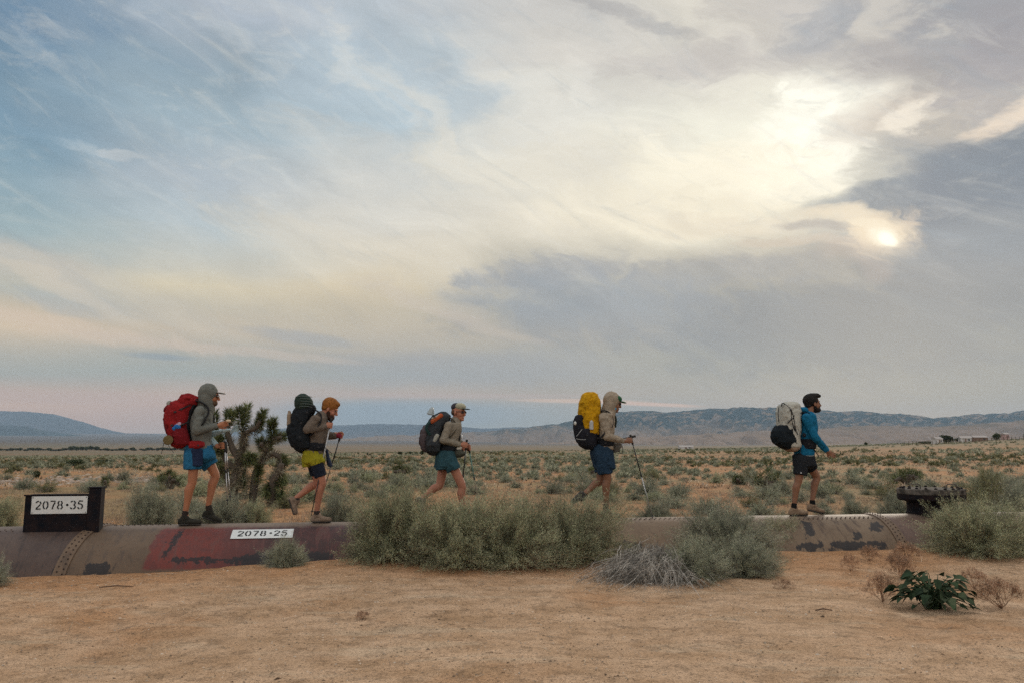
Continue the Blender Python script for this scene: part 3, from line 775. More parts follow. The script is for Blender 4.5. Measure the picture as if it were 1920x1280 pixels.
yucca(1703, 908, 34, 872, 'dark rounded yucca clump on the plain just above the hatch', 6, 8)
yucca(752, 894, 22, 866, 'dark yucca cluster on the plain left of the hiker with the teal shorts', 7, 7)
yucca(685, 902, 9, 886, 'small dark yucca left of the dark yucca cluster, above the thicket', 8, 4)
yucca(318, 916, 26, 878, 'dark yucca behind the sagebrush, left of the red-pack hiker\'s legs', 9, 7)
yucca(1112, 893, 9, 868, 'small dark yucca behind the trailing leg of the yellow-pack hiker', 10, 4)
yucca(1383, 908, 12, 888, 'low dark yucca left of the bare-stalked yucca on the plain', 11, 5)
yucca(197, 914, 7, 893, 'small dark stump-like yucca right behind the black number box', 12, 3)

# ------------------------------------------------------------------ scattered sagebrush: nearest ones as things
g = np.random.default_rng(3)
placed = []
def inview(x, y, m=60): return abs(x / y * F * 1.0) < 960 + m
LAB = {0: 'grey-green sagebrush scattered on the plain just behind the pipe', 1: 'small grey-green sagebrush scattered farther out on the plain, one of many', 2: 'yellowish shrub scattered among the sagebrush on the plain', 3: 'dark olive shrub dotted among the sagebrush on the plain'}
REG = [(-200,150,'above the black number box'),(150,330,'left of the red-pack hiker'),(330,440,'behind the red-pack hiker'),(440,560,'behind the Joshua tree'),(560,700,'right of the ginger hiker'),(700,880,'behind the teal-shorts hiker'),(880,1060,'between the teal-shorts and yellow-pack hikers'),(1060,1200,'behind the yellow-pack hiker'),(1200,1330,'right of the yellow-pack hiker'),(1330,1460,'left of the blue-jacket hiker'),(1460,1600,'behind the blue-jacket hiker'),(1600,1720,'left of the hatch'),(1720,1840,'above the hatch'),(1840,2200,'at the right edge')]
ORD = ['nearest','second','third','fourth','fifth','sixth','seventh','eighth','ninth','tenth','eleventh','twelfth','thirteenth','fourteenth','fifteenth','sixteenth','seventeenth','eighteenth','nineteenth','twentieth'] + ['%dth' % k for k in range(21, 60)]
scat = []
cnt = 0; tries = 0
while cnt < 210 and tries < 20000:
    tries += 1
    y = math.sqrt(g.uniform(15.5 ** 2, 37.5 ** 2)); x = g.uniform(-.68, .68) * y
    if not inview(x, y): continue
    dn = fbm(np.array([[x * .16, y * .10, 2.0]]), 2)[0]
    if g.random() > .50 + dn * 2.6: continue
    r = g.uniform(.13, .35) * (1.25 if y > 22 else 1)
    if any((x - a) ** 2 + (y - b) ** 2 < (.75 * (r + c)) ** 2 for a, b, c in placed): continue
    if abs(x / y * F + 960 - 470) < 70 and y < 22: continue
    k = int(g.choice([0, 1, 2, 3, 4, 5], p=[.27, .25, .2, .1, .08, .1])); gi = 3 if k == 5 else 2 if k in (3, 4) else (0 if y < 24 else 1)
    h = r * g.uniform(.75, 1.15)
    placed.append((x, y, r)); cnt += 1
    so = put_shrub('sagebrush', MID[k], (x, y, gz1(x, y) - .02), r, r * g.uniform(.85, 1.1), h, g.random() * 6.28, LAB[gi], 'shrub', ['sagebrush behind the pipe', 'sagebrush across the plain', 'yellowish shrubs on the plain', 'olive shrubs on the plain'][gi])
    scat.append((y, x / y * F + 960, so, gi))
for lo_, hi_, nm_ in REG:
    q = sorted([s_ for s_ in scat if lo_ <= s_[1] < hi_])
    for gi_ in range(4):
        for i_, s_ in enumerate([s_ for s_ in q if s_[3] == gi_]):
            s_[2]['label'] = '%s %s, %s from the pipe' % (['grey-green sagebrush near the pipe', 'small grey-green sagebrush', 'yellowish shrub', 'dark olive shrub'][gi_], nm_, ORD[i_])
# farther ones: nobody could count them
def far_scrub(name, y0, y1, N, K, seed, leaf, blade, size, tries=4):
    g = np.random.default_rng(seed); M_ = N * tries
    y = g.uniform(y0 ** 1.6, y1 ** 1.6, M_) ** (1 / 1.6); x = g.uniform(-.70, .70, M_) * y
    dn = fbm(np.stack([x * .05, y * .025, x * 0 + seed], -1), 3)
    keep = g.random(M_) < np.clip(.36 + dn * 2.4, .03, 1); x = x[keep][:N]; y = y[keep][:N]; n = len(x)
    r = g.uniform(size * .5, size, n); h = r * g.uniform(.6, 1.1, n); z = gz(x, y)
    ph = g.random((n, K)) * 6.283; cz = g.random((n, K)) ** .8; c = np.sqrt(1 - cz ** 2)
    D = np.stack([np.cos(ph) * c, np.sin(ph) * c, cz], -1); q = g.uniform(.35, .8, (n, K, 1))
    B = D * q * np.stack([r, r, h], -1)[:, None] + np.stack([x, y, z], -1)[:, None]
    Ds = D + g.normal(size=D.shape) * .35
    V, Q = blades(B.reshape(-1, 3), Ds.reshape(-1, 3), np.repeat(r, K) * .65, np.repeat(r, K) * blade, g, .5)
    o = obj_np(name, V, Q, leaf); tag(o, 'low scrub covering the plain out to the horizon', 'scrub', kind='stuff'); return o
far_scrub('sagebrush_scrub', 37, 95, 950, 130, 21, SAGE, .12, .38)
far_scrub('olive_scrub', 36, 120, 420, 90, 22, OLIV, .14, .40)
far_scrub('distant_scrub', 95, 340, 3600, 26, 23, SAGE, .30, .48)
far_scrub('distant_dark_scrub', 60, 330, 1100, 20, 24, OLIV, .32, .55)
# dry grass and small tufts close behind the pipe, and litter on the sand
def grass(name, N, y0, y1, L, Wd, leaf, seed, label, cat='grass', dmin=.8):
    g = np.random.default_rng(seed); y = np.sqrt(g.uniform(y0 ** 2, y1 ** 2, N)); x = g.uniform(-.68, .68, N) * y
    k = (fbm(np.stack([x * .4, y * .4, x * 0 + seed], -1), 3) > -.08) & ((y - PA - PB * x) > dmin); x, y = x[k], y[k]; n = len(x); B = 5
    X = np.repeat(x, B) + g.normal(size=n * B) * .03; Y = np.repeat(y, B) + g.normal(size=n * B) * .03
    D = np.stack([g.normal(size=n * B) * .55, g.normal(size=n * B) * .55, np.ones(n * B)], -1)
    V, Q = blades(np.stack([X, Y, gz(X, Y)], -1), D, L * (g.random(n * B) * .8 + .4), Wd, g, .3)
    tag(obj_np(name, V, Q, leaf), label, cat, kind='stuff')
grass('dry_grass', 26000, 12.5, 34, .09, .007, DRY, 31, 'dry straw-coloured grass over the orange soil behind the pipe')
grass('far_dry_grass', 30000, 28, 150, .16, .05, DRY, 32, 'dry straw-coloured grass on the plain farther out')
def litter():
    g = np.random.default_rng(41)
    # pebbles
    N = 26000; y = g.uniform(3.2, 11.5, N) ; x = g.uniform(-.7, .7, N) * y
    k = ((y - PA - PB * x) < -.9) & (fbm(np.stack([x * .8, y * 1.6, x * 0], -1), 3) > -.25); x, y = x[k], y[k]; n = len(x)
    s = .0028 + .009 * g.random(n) ** 5 + .010 * (g.random(n) > .992)
    base = np.array([[1, 0, 0], [-.5, .87, 0], [-.5, -.87, 0], [0, 0, 1]], float)
    rot_ = g.random(n) * 6.28; c, s_ = np.cos(rot_), np.sin(rot_)
    bx = base[None, :, 0] * c[:, None] - base[None, :, 1] * s_[:, None]; by = base[None, :, 0] * s_[:, None] + base[None, :, 1] * c[:, None]
    B = np.stack([bx * g.uniform(.8, 1.7, (n, 1)), by, np.broadcast_to(base[None, :, 2] * .8 - .1, bx.shape)], -1) * s[:, None, None] + g.normal(size=(n, 4, 3)) * s[:, None, None] * .15
    V = (B + np.stack([x, y, gz(x, y)], -1)[:, None]).reshape(-1, 3)
    a = np.arange(n)[:, None] * 4
    Q = np.concatenate([a + np.array([0, 1, 3]), a + np.array([1, 2, 3]), a + np.array([2, 0, 3])], 0)
    tag(obj_np('gravel', V, Q, leafmat('pebble', [(.20,.13,.08),(.42,.33,.23),(.12,.08,.055),(.55,.46,.36)], trans=0)), 'small pebbles strewn over the sand', 'gravel', kind='stuff')
    # dead twigs and leaf scraps
    N = 7000; y = g.uniform(4.0, 11.3, N); x = g.uniform(-.7, .7, N) * y
    d = (y - PA - PB * x); k = (d < -.9) & (g.random(N) < np.exp((d + .9) * .55) + .10); x, y = x[k], y[k]; n = len(x)
    D = np.stack([g.normal(size=n), g.normal(size=n) * .6, g.random(n) * .25], -1)
    V, Q = blades(np.stack([x, y, gz(x, y) + .004], -1), D, .03 + .10 * g.random(n) ** 3, .005, g, .5)
    tag(obj_np('twig_litter', V, Q, DRY), 'fallen dead twigs and scraps on the sand', 'litter', kind='stuff')
litter()

# two longer sticks on the sand
STK = mat('stick_wood', (.13,.08,.05), bump=.5)
for px, row, ln, a, lb in [(218, 1101, .34, .15, 'dark dead stick lying on the sand before the dark pipe section'), (1545, 1145, .16, .1, 'short dark twig on the sand left of the dark leafy plant')]:
    p = hit(px, row); m_ = MB(); d = Vector((math.cos(a), math.sin(a), 0))
    m_.tube([p - d * ln / 2 + Vector((0, 0, .01)), p + Vector((0, .015, .02)), p + d * ln / 2 + Vector((0, 0, .008))], [.006, .008, .004], 6)
    e = empty('stick', p); m_.build('stem', STK, e, True); tag(e, lb, 'stick')

# pale rubble on the left of the plain
def rubble():
    g = np.random.default_rng(51); V, Q = [], []
    pts = []
    for _ in range(520):
        px = g.uniform(-20, 285); rw = 898 + g.normal() * 4.2 + (6 if px < 90 else 0) - (2.5 if px > 215 else 0)
        if 195 < px < 212: continue
        pts.append((px, rw))
    n = 0
    for px, rw in pts:
        p = hit(px, rw); s = g.uniform(.03, .12)
        for (a, b, c) in ((1, 0, 0),):
            vs = np.array([[1.6, 0, 0], [0, 1, 0], [-1.6, 0, 0], [0, -1, 0], [.2, .1, .55]]) * s * g.uniform(.7, 1.3, (5, 3)) + np.array(p); V.append(vs)
            Q += [[n, n + 1, n + 4], [n + 1, n + 2, n + 4], [n + 2, n + 3, n + 4], [n + 3, n, n + 4]]; n += 5
    tag(obj_np('rubble', np.vstack(V), np.array(Q), leafmat('pale_rubble', [(.34,.26,.20),(.46,.38,.31),(.28,.20,.14)], trans=0)), 'low strip of pale rubble on the plain behind the number box', 'rubble', kind='stuff')
rubble()

# ------------------------------------------------------------------ distant trees, sheds, fence
def tree_geo(seed, n=900):
    g = np.random.default_rng(seed); Dm = g.normal(size=(n, 3)); Dm /= np.linalg.norm(Dm, axis=1, keepdims=True)
    lm = 1 + .9 * fbm(Dm * 2 + seed, 2); B = Dm * (lm * g.uniform(.55, 1, n))[:, None] * np.array([1, 1, .85]) + np.array([0, 0, 1.15])
    B[:, 2] = np.maximum(B[:, 2], .25)
    return blades(B, g.normal(size=(n, 3)), .26, .14, g, .7)
TREES = []
for k in range(3):
    me = mesh_np('crown', *tree_geo(60 + k)); me.materials.append(DARKL); TREES.append(me)
tb = MB(); tb.tube([(0, 0, 0), (.03, 0, .5), (0, .02, 1.1)], [.09, .07, .04], 6)
tbm = bpy.data.meshes.new('trunk'); tbm.from_pydata([tuple(v) for v in tb.v], [], tb.f); tbm.materials.append(TREEB)
def far_tree(px, row, halfpx, hpx, Y, label, k=0, group=None, name='tree'):
    x = (px - 960) / F * Y; z = gz1(x, Y) if Y < 16000 else 0; s = halfpx * Y / F
    o = empty(name, (x, Y, z), px * .37); tag(o, label, 'tree', group)
    for nm, me in (('crown', TREES[k % 3]), ('trunk', tbm)):
        c = bpy.data.objects.new(nm, me); c.parent = o; c.scale = (s, s, hpx * Y / F / 2.05); C.objects.link(c)
far_tree(1768, 0, 12, 15, 270, 'dark wide tree among the sheds on the right horizon', 0)
far_tree(1792, 0, 9, 8, 275, 'low dark tree between two sheds on the right horizon', 1)
far_tree(1862, 0, 7, 13, 275, 'small round dark tree standing alone on the right horizon', 2)
far_tree(1728, 0, 14, 5, 270, 'flat olive bush left of the sheds on the right horizon', 1)
far_tree(1918, 0, 5, 11, 280, 'dark tree at the very right edge on the horizon', 0)
far_tree(1618, 0, 3, 7, 280, 'tiny dark bush on the right horizon beyond the blue-jacket hiker', 2)
far_tree(150, 0, 15, 15, 62, 'dark spreading bush on the plain above the black number box', 0)
far_tree(203, 0, 16, 8, 75, 'row-like dark bush on the plain right of the spreading bush', 1)
far_tree(80, 0, 7, 15, 38, 'dark upright bush on the plain above the left end of the number box', 2)
far_tree(260, 0, 4, 7, 85, 'small dark bush on the plain left of the red backpack', 0)
for k, px in enumerate([752, 764, 772, 782, 793]):
    far_tree(px, 0, [4.5, 3, 4.5, 4, 4][k], [8, 5, 7, 6, 9][k], 165, 'small dark tree in the short row left of the grey backpack, %s from the left' % ('first' if k == 0 else ORD[k]), k, 'dark trees in a row under the grey pack')
for k in range(46):
    px = -10 + k * 8.2 + random.uniform(-3, 3); tall = 8 if 130 < px < 195 else random.uniform(3, 6)
    far_tree(px, 0, random.uniform(4, 7), tall, 900 + random.uniform(-60, 60), 'tiny dark tree in the valley tree line at the left, %s from the left edge' % ('first' if k == 0 else ORD[k]), k, 'tree line across the valley at the left')
for k, px in enumerate(sorted(560 + random.random() * 900 for _ in range(26))):
    far_tree(px, 0, random.uniform(1.2, 2.8), random.uniform(2, 4), random.uniform(150, 260), 'tiny dark bush far out on the plain under the middle hills, %s from the left' % ('first' if k == 0 else ORD[k]), k, 'tiny bushes far out on the plain')
SHW = mat('shed_white', (.62,.58,.54), var=.1); SHR = mat('shed_roof', (.40,.36,.33)); SHB = mat('shed_brown', (.22,.14,.10)); GLS = mat('dark_pane', (.03,.035,.04), rough=.3)
def shed(px, Y, w_, h_, d_, m1, label, rz=0):
    x = (px - 960) / F * Y; z = gz1(x, Y); o = empty('shed', (x, Y, z), rz); tag(o, label, 'shed')
    M0 = rootmat(o)
    MB().box(-w_/2, w_/2, -d_/2, d_/2, -.3, h_, M=M0).build('wall', m1, o)
    rf = MB(); e = .15
    rf.add([M0 @ Vector(v) for v in [(-w_/2-e, -d_/2-e, h_+.004), (w_/2+e, -d_/2-e, h_+.004), (w_/2+e, d_/2+e, h_+.004), (-w_/2-e, d_/2+e, h_+.004), (-w_/2-e, 0, h_+.6), (w_/2+e, 0, h_+.6)]],
           [(0, 1, 5, 4), (2, 3, 4, 5), (0, 4, 3), (1, 2, 5), (0, 3, 2, 1)]); rf.build('roof', SHR, o)
    MB().box(-w_*.12, w_*.02, -d_/2-.04, -d_/2+.02, 0, h_*.8, M=M0).build('door', SHB, o)
    MB().box(w_*.15, w_*.32, -d_/2-.04, -d_/2+.02, h_*.4, h_*.75, M=M0).build('window', GLS, o)
shed(1751, 262, 2.6, 1.6, 2.2, SHW, 'small white shed at the left end of the sheds on the right horizon', .3)
shed(1803, 268, 3.4, 1.4, 2.4, SHW, 'white shed right of the dark wide tree on the right horizon', -.2)
shed(1828, 272, 5.0, 1.3, 2.6, SHB, 'long brown shed at the right end of the sheds on the right horizon', .1)
shed(1283, 330, 5.6, .8, 3, SHW, 'long low white building on the horizon under the hills, right of the yellow-pack hiker', 0)
shed(1878, 285, 1.8, 1.9, 2, mat('shed_pink', (.45,.30,.27)), 'small pinkish shed on the right horizon, right of the round dark tree', .2)
fo = empty('fence', ((1840 - 960) / F * 262, 262, gz1((1840 - 960) / F * 262, 262))); tag(fo, 'long thin post fence along the right horizon', 'fence')
pp = []
for k in range(34):
    px = 1690 + k * 7.4; Y = 258; x = (px - 960) / F * Y; z = gz1(x, Y); pp.append((x, Y, z))
    MB().tube([(x, Y, z - .1), (x, Y, z + 1.25)], .08, 5).build('post', TREEB, fo)
wm = MB()
for hgt in (.5, 1.05): wm.tube([(a, b, c + hgt) for a, b, c in pp], .03, 4)
wm.build('wire', TREEB, fo)

# ================================================================== the pipeline
def pipe_mat(name, base, base2, stain, stain_amt, red=None, black=None, topc=None):
    m = bpy.data.materials.new(name); m.use_nodes = True; t = NT(m.node_tree); b = t.n['Principled BSDF']
    P = t.new('ShaderNodeTexCoord').outputs['Object']; x, y, z = t.sep(P)
    n1 = t.noise(P, 1.6, 6, .65); n2 = t.noise(P, 9, 6, .7); n3 = t.noise(t.comb(t.mul(x, 6), t.mul(y, 1.5), t.mul(z, 1.5)), 2.2, 5, .6)
    n4 = t.noise(P, 60, 3, .8)
    c = t.mix(t.ss(n1, .35, .65), base, base2)
    c = t.mix(t.ss(n2, .55, .68, 0, .45), c, tuple(v * .55 for v in base)); c = t.mix(t.ss(t.noise(P, 24, 5, .75), .56, .68, 0, .6), c, (.13,.055,.026))
    if red:
        x0, x1, zlow = red; xx = t.add(x, t.mul(t.sub(n2, .5), .22))
        # slanted brush edge, painted round the pipe
        xe = t.add(xx, t.mul(y, -.16))
        mk = t.mul(t.ss(xe, x0 - .02, x0 + .03), t.ss(xe, x1 + .03, x1 - .03))
        zz = t.add(z, t.mul(t.sub(n1, .5), .12)); mk = t.mul(mk, t.ss(zz, zlow, zlow + .05))
        mk = t.mul(mk, t.ss(t.add(z, t.mul(t.sub(n2, .5), .05)), PR - .010, PR - .045))
        rc = t.mix(t.ss(t.add(x, t.mul(t.sub(n1, .5), .8)), x0 + .45, x0 + 1.5), (.20,.040,.028), (.06,.026,.024))
        rc = t.mix(t.ss(n2, .42, .62, 0, .6), rc, (.11,.038,.034))
        rc = t.mix(t.ss(n3, .5, .6, 0, .35), rc, (.26,.06,.05))
        c = t.mix(mk, c, rc)
    c = t.mix(t.ss(n3, .52, .66, 0, stain_amt), c, stain)
    if black:  # tar patches; more of them set low to paint the underside's shade
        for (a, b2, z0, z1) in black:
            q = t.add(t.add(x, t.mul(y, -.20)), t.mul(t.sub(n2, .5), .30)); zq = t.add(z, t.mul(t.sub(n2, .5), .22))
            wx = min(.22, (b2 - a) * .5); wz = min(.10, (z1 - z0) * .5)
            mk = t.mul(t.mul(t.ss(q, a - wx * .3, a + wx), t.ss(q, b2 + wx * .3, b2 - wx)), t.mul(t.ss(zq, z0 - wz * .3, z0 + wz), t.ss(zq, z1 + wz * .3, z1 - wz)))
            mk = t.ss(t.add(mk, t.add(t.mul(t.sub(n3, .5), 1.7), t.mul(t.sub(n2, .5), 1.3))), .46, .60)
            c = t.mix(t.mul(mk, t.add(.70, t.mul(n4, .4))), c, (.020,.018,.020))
    # colour gets lighter towards the crown
    c = t.mix(t.ss(t.add(z, t.mul(t.sub(n2, .5), .06)), PR - .05, PR - .005, 0, .45), c, topc or (.32,.24,.185))
    s = t.new('ShaderNodeVectorMath', operation='SCALE'); t.put(s.inputs[0], c); t.put(s.inputs[3], t.add(.46, t.mul(n4, .52)))
    t.put(b.inputs['Base Color'], s.outputs[0]); b.inputs['Roughness'].default_value = .62; b.inputs['Specular IOR Level'].default_value = .35
    bn = t.new('ShaderNodeBump'); bn.inputs['Strength'].default_value = .35; bn.inputs['Distance'].default_value = .012
    t.put(bn.inputs['Height'], t.add(t.mul(n2, .8), t.mul(n4, .35))); t.l.new(bn.outputs[0], b.inputs['Normal'])
    return m
P0 = Vector((0, PA, CROWN - PR))                     # axis of the pipe where x = 0
pipe = empty('pipeline', P0, YAW)
tag(pipe, 'large riveted steel water pipe half buried in the sand that the hikers walk on', 'pipeline')
def sx_of(px):                                        # distance along the pipe of the crown point seen at px
    d = ray(px, 983); t = PA / (d.y - PB * d.x); return t * d.x * math.sqrt(1 + PB * PB)
RING1, RING2 = sx_of(193), sx_of(1636)
RINGM = sx_of(905); RINGR2 = sx_of(648)
X0R = sx_of(345)
def pipe_section(x0, x1, m, sk0=0, sk1=0, rr=PR):
    n = 96; k = max(2, int((x1 - x0) / .25)); V = []; Q = []
    for i in range(k + 1):
        for j in range(n):
            a = 2 * math.pi * j / n; f = i / k
            y_, z_ = -math.sin(a) * rr, math.cos(a) * rr
            sk = (sk0 * (1 - f) + sk1 * f) * (-y_ / PR)
            V.append((x0 + (x1 - x0) * f + sk, y_, z_))
    for i in range(k):
        for j in range(n): Q.append((i * n + j, (i + 1) * n + j, (i + 1) * n + (j + 1) % n, i * n + (j + 1) % n))
    V = np.array(V); V += 0
    V[:, 1:] *= (1 + .006 * fbm(V * 1.3 + 4, 3))[:, None]
    o = obj_np('pipe_section', V, np.array(Q), m, pipe, True); return o
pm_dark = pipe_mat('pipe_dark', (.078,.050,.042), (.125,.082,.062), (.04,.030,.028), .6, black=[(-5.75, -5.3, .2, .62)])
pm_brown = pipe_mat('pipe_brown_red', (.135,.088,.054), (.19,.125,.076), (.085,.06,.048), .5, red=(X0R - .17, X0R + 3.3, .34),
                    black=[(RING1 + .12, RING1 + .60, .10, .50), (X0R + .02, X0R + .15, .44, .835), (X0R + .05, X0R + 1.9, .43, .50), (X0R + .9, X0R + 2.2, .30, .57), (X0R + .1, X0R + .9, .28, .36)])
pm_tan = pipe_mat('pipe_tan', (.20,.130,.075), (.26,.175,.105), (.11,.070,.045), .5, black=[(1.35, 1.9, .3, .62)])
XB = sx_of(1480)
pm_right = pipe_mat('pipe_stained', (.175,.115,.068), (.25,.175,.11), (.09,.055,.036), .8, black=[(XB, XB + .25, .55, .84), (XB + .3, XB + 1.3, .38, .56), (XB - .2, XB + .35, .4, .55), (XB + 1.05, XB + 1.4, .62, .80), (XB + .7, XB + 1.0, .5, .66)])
pm_mauve = pipe_mat('pipe_mauve', (.135,.082,.062), (.185,.115,.085), (.08,.04,.04), .55)
SK = -.24
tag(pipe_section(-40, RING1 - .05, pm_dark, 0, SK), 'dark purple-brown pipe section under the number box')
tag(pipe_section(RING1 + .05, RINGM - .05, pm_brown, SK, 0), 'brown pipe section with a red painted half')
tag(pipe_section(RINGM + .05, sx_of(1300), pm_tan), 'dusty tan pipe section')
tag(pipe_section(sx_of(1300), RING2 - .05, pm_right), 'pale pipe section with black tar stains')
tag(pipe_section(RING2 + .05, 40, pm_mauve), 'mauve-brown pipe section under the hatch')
RIVM = mat('rivet_iron', (.045,.03,.025), rough=.7, spec=.15)
BAND = pipe_mat('band_rust', (.17,.11,.068), (.23,.15,.09), (.08,.055,.04), .5)
def rivet_geo(V, Q, c, nrm, r=.013):
    nrm = Vector(nrm).normalized(); a = nrm.orthogonal().normalized(); b = nrm.cross(a); s = len(V)
    for k in range(6): V.append(tuple(c + (a * math.cos(k * 1.0472) + b * math.sin(k * 1.0472)) * r))
    for k in range(6): V.append(tuple(c + (a * math.cos(k * 1.0472) + b * math.sin(k * 1.0472)) * r * .6 + nrm * r * .75))
    V.append(tuple(c + nrm * r * .95))
    for k in range(6):
        k2 = (k + 1) % 6; Q.append((s + k, s + k2, s + 6 + k2, s + 6 + k)); Q.append((s + 6 + k, s + 6 + k2, s + 12))
def band(xc, sk, wd=.075):
    V = []; Q = []; n = 96; prof = [(-wd, PR + .0), (-wd, PR + .014), (-.012, PR + .020), (.012, PR + .020), (wd, PR + .014), (wd, PR + .0)]
    for j in range(n):
        a = 2 * math.pi * j / n
        for (dxx, rr) in prof: V.append((xc + dxx + sk * math.sin(a), -math.sin(a) * rr, math.cos(a) * rr))
    m = len(prof)
    for j in range(n):
        for i in range(m - 1): Q.append((j * m + i, j * m + i + 1, ((j + 1) % n) * m + i + 1, ((j + 1) % n) * m + i))
    nb = len(Q)
    for j in range(84):
        a = 2 * math.pi * j / 84
        for o_ in (-.03, .035):
            a2 = a + (.037 if o_ > 0 else 0); c = Vector((xc + o_ + sk * math.sin(a2), -math.sin(a2) * (PR + .016), math.cos(a2) * (PR + .016))); rivet_geo(V, Q, c, (0, -math.sin(a2), math.cos(a2)), .0125)
    me = bpy.data.meshes.new('riveted_band'); me.from_pydata(V, [], Q); me.materials.append(BAND); me.materials.append(RIVM)
    me.polygons.foreach_set('material_index', [0] * nb + [1] * (len(Q) - nb)); me.update()
    o = bpy.data.objects.new('riveted_band', me); o.parent = pipe; C.objects.link(o)
band(RING1, SK); band(RING2, 0); band(RINGM, 0)
def seam(x0, x1, ang):
    V = []; Q = []; n = int((x1 - x0) / .075)
    for k in range(n):
        x = x0 + k * .075
        for da in (-.028, .028):
            a = ang + da; rivet_geo(V, Q, Vector((x + (.0375 if da > 0 else 0), -math.sin(a) * (PR - .001), math.cos(a) * (PR - .001))), (0, -math.sin(a), math.cos(a)), .012)
    me = bpy.data.meshes.new('rivet_seam'); me.from_pydata(V, [], Q); me.materials.append(RIVM); me.update()
    o = bpy.data.objects.new('rivet_seam', me); o.parent = pipe; C.objects.link(o)
seam(sx_of(-60), sx_of(50), .26); seam(sx_of(1170), sx_of(1300), .16); seam(sx_of(1470), sx_of(1625), .27); seam(sx_of(215), sx_of(330), .02)

# ---- stencilled numbers
def arc(cx, cy, rx, ry, a0, a1, n=12): return [(cx + rx * math.cos(R(a0 + (a1 - a0) * i / n)), cy + ry * math.sin(R(a0 + (a1 - a0) * i / n))) for i in range(n + 1)]
GL = {
 '0': [arc(.3, .5, .21, .42, 104, 256), arc(.3, .5, .21, .42, 76, -76)],
 '2': [arc(.3, .70, .21, .22, 172, 75), arc(.3, .70, .21, .22, 55, -28), [(.47, .56), (.32, .36), (.13, .16)], [(.08, .08), (.54, .08)]],
 '7': [[(.06, .92), (.54, .92)], [(.50, .80), (.36, .5), (.26, .04)]],
 '8': [arc(.3, .72, .18, .20, 106, 254), arc(.3, .72, .18, .20, 74, -74), arc(.3, .28, .21, .22, 106, 254), arc(.3, .28, .21, .22, 74, -74)],
 '3': [arc(.28, .72, .20, .20, 160, 100), arc(.28, .72, .20, .20, 78, -72), arc(.28, .28, .22, .22, 72, -78), arc(.28, .28, .22, .22, -100, -165)],
 '5': [[(.14, .92), (.52, .92)], [(.14, .84), (.12, .56)], arc(.28, .33, .22, .27, 112, -72), arc(.28, .33, .22, .27, -96, -160)],
 '+': [[(.18, .5), (.42, .5)], [(.3, .37), (.3, .63)], [(.235, .435), (.365, .565)], [(.235, .565), (.365, .435)]],
}
def stencil(text, fmap, adv=.66, th=.13):
    V = []; Q = []; u0 = 0
    for ch in text:
        for pl in GL[ch]:
            s = len(V); m = len(pl)
            # subdivide straight strokes so they follow a curved surface
            if m < 5:
                pl = [(pl[i][0] + (pl[i + 1][0] - pl[i][0]) * k / 4, pl[i][1] + (pl[i + 1][1] - pl[i][1]) * k / 4) for i in range(m - 1) for k in range(4)] + [pl[-1]]; m = len(pl)
            for i, (x, y) in enumerate(pl):
                a = pl[max(0, i - 1)]; b = pl[min(m - 1, i + 1)]; dx_, dy_ = b[0] - a[0], b[1] - a[1]; L = math.hypot(dx_, dy_) or 1
                nx, ny = -dy_ / L * th / 2, dx_ / L * th / 2
                V.append(fmap(u0 + x + nx, y + ny)); V.append(fmap(u0 + x - nx, y - ny))
            for i in range(m - 1): Q.append((s + 2 * i, s + 2 * i + 1, s + 2 * i + 3, s + 2 * i + 2))
        u0 += adv if ch != '+' else adv * .82
    return V, Q, u0
INK = mat('stencil_black', (.02,.022,.024), rough=.7, var=.4)
PWHITE = mat('plate_white', (.62,.64,.62), rough=.6, var=.18, scale=9, col2=(.45,.42,.38))
# number painted on the curved flank
def flank_plate():
    L0, L1 = sx_of(445), sx_of(556); n = 16
    def a_of(row, px=500):
        # angle on the pipe seen at this row
        d = ray(px, row); best = None
        for k in range(2, 900):
            a = k * .001; p = rootmat(pipe) @ Vector((sx_of(px), -math.sin(a) * PR, math.cos(a) * PR)); v = p - EYE
            rw = 640 - F * (v.z * CP - v.y * SP) / (v.y * CP + v.z * SP)
            if best is None or abs(rw - row) < best[0]: best = (abs(rw - row), a)
        return best[1]
    a1, a0 = a_of(1009), a_of(992.5)
    def S(u, a, off): return (L0 + (L1 - L0) * u, -math.sin(a) * (PR * 1.006 + off), math.cos(a) * (PR * 1.006 + off))
    V = []; Q = []
    for off in (.004, -.003):
        for i in range(13):
            for j in range(9): V.append(S(i / 12, a0 + (a1 - a0) * j / 8, off))
    for i in range(12):
        for j in range(8): Q.append((i * 9 + j, i * 9 + j + 1, (i + 1) * 9 + j + 1, (i + 1) * 9 + j))
    p = obj_np('number_plate', np.array(V), np.array(Q), PWHITE, pipe); p['label'] = 'white painted rectangle reading 2078+25'
    wid = 7 * .66 - .12 - .06
    def fm(u, v): return S(.09 + .82 * u / wid, a1 + (a0 - a1) * (.2 + .6 * v), .008)
    V, Q, _ = stencil('2078+25', fm); o = obj_np('stencilled_number', np.array(V), np.array(Q), INK, p)
flank_plate()

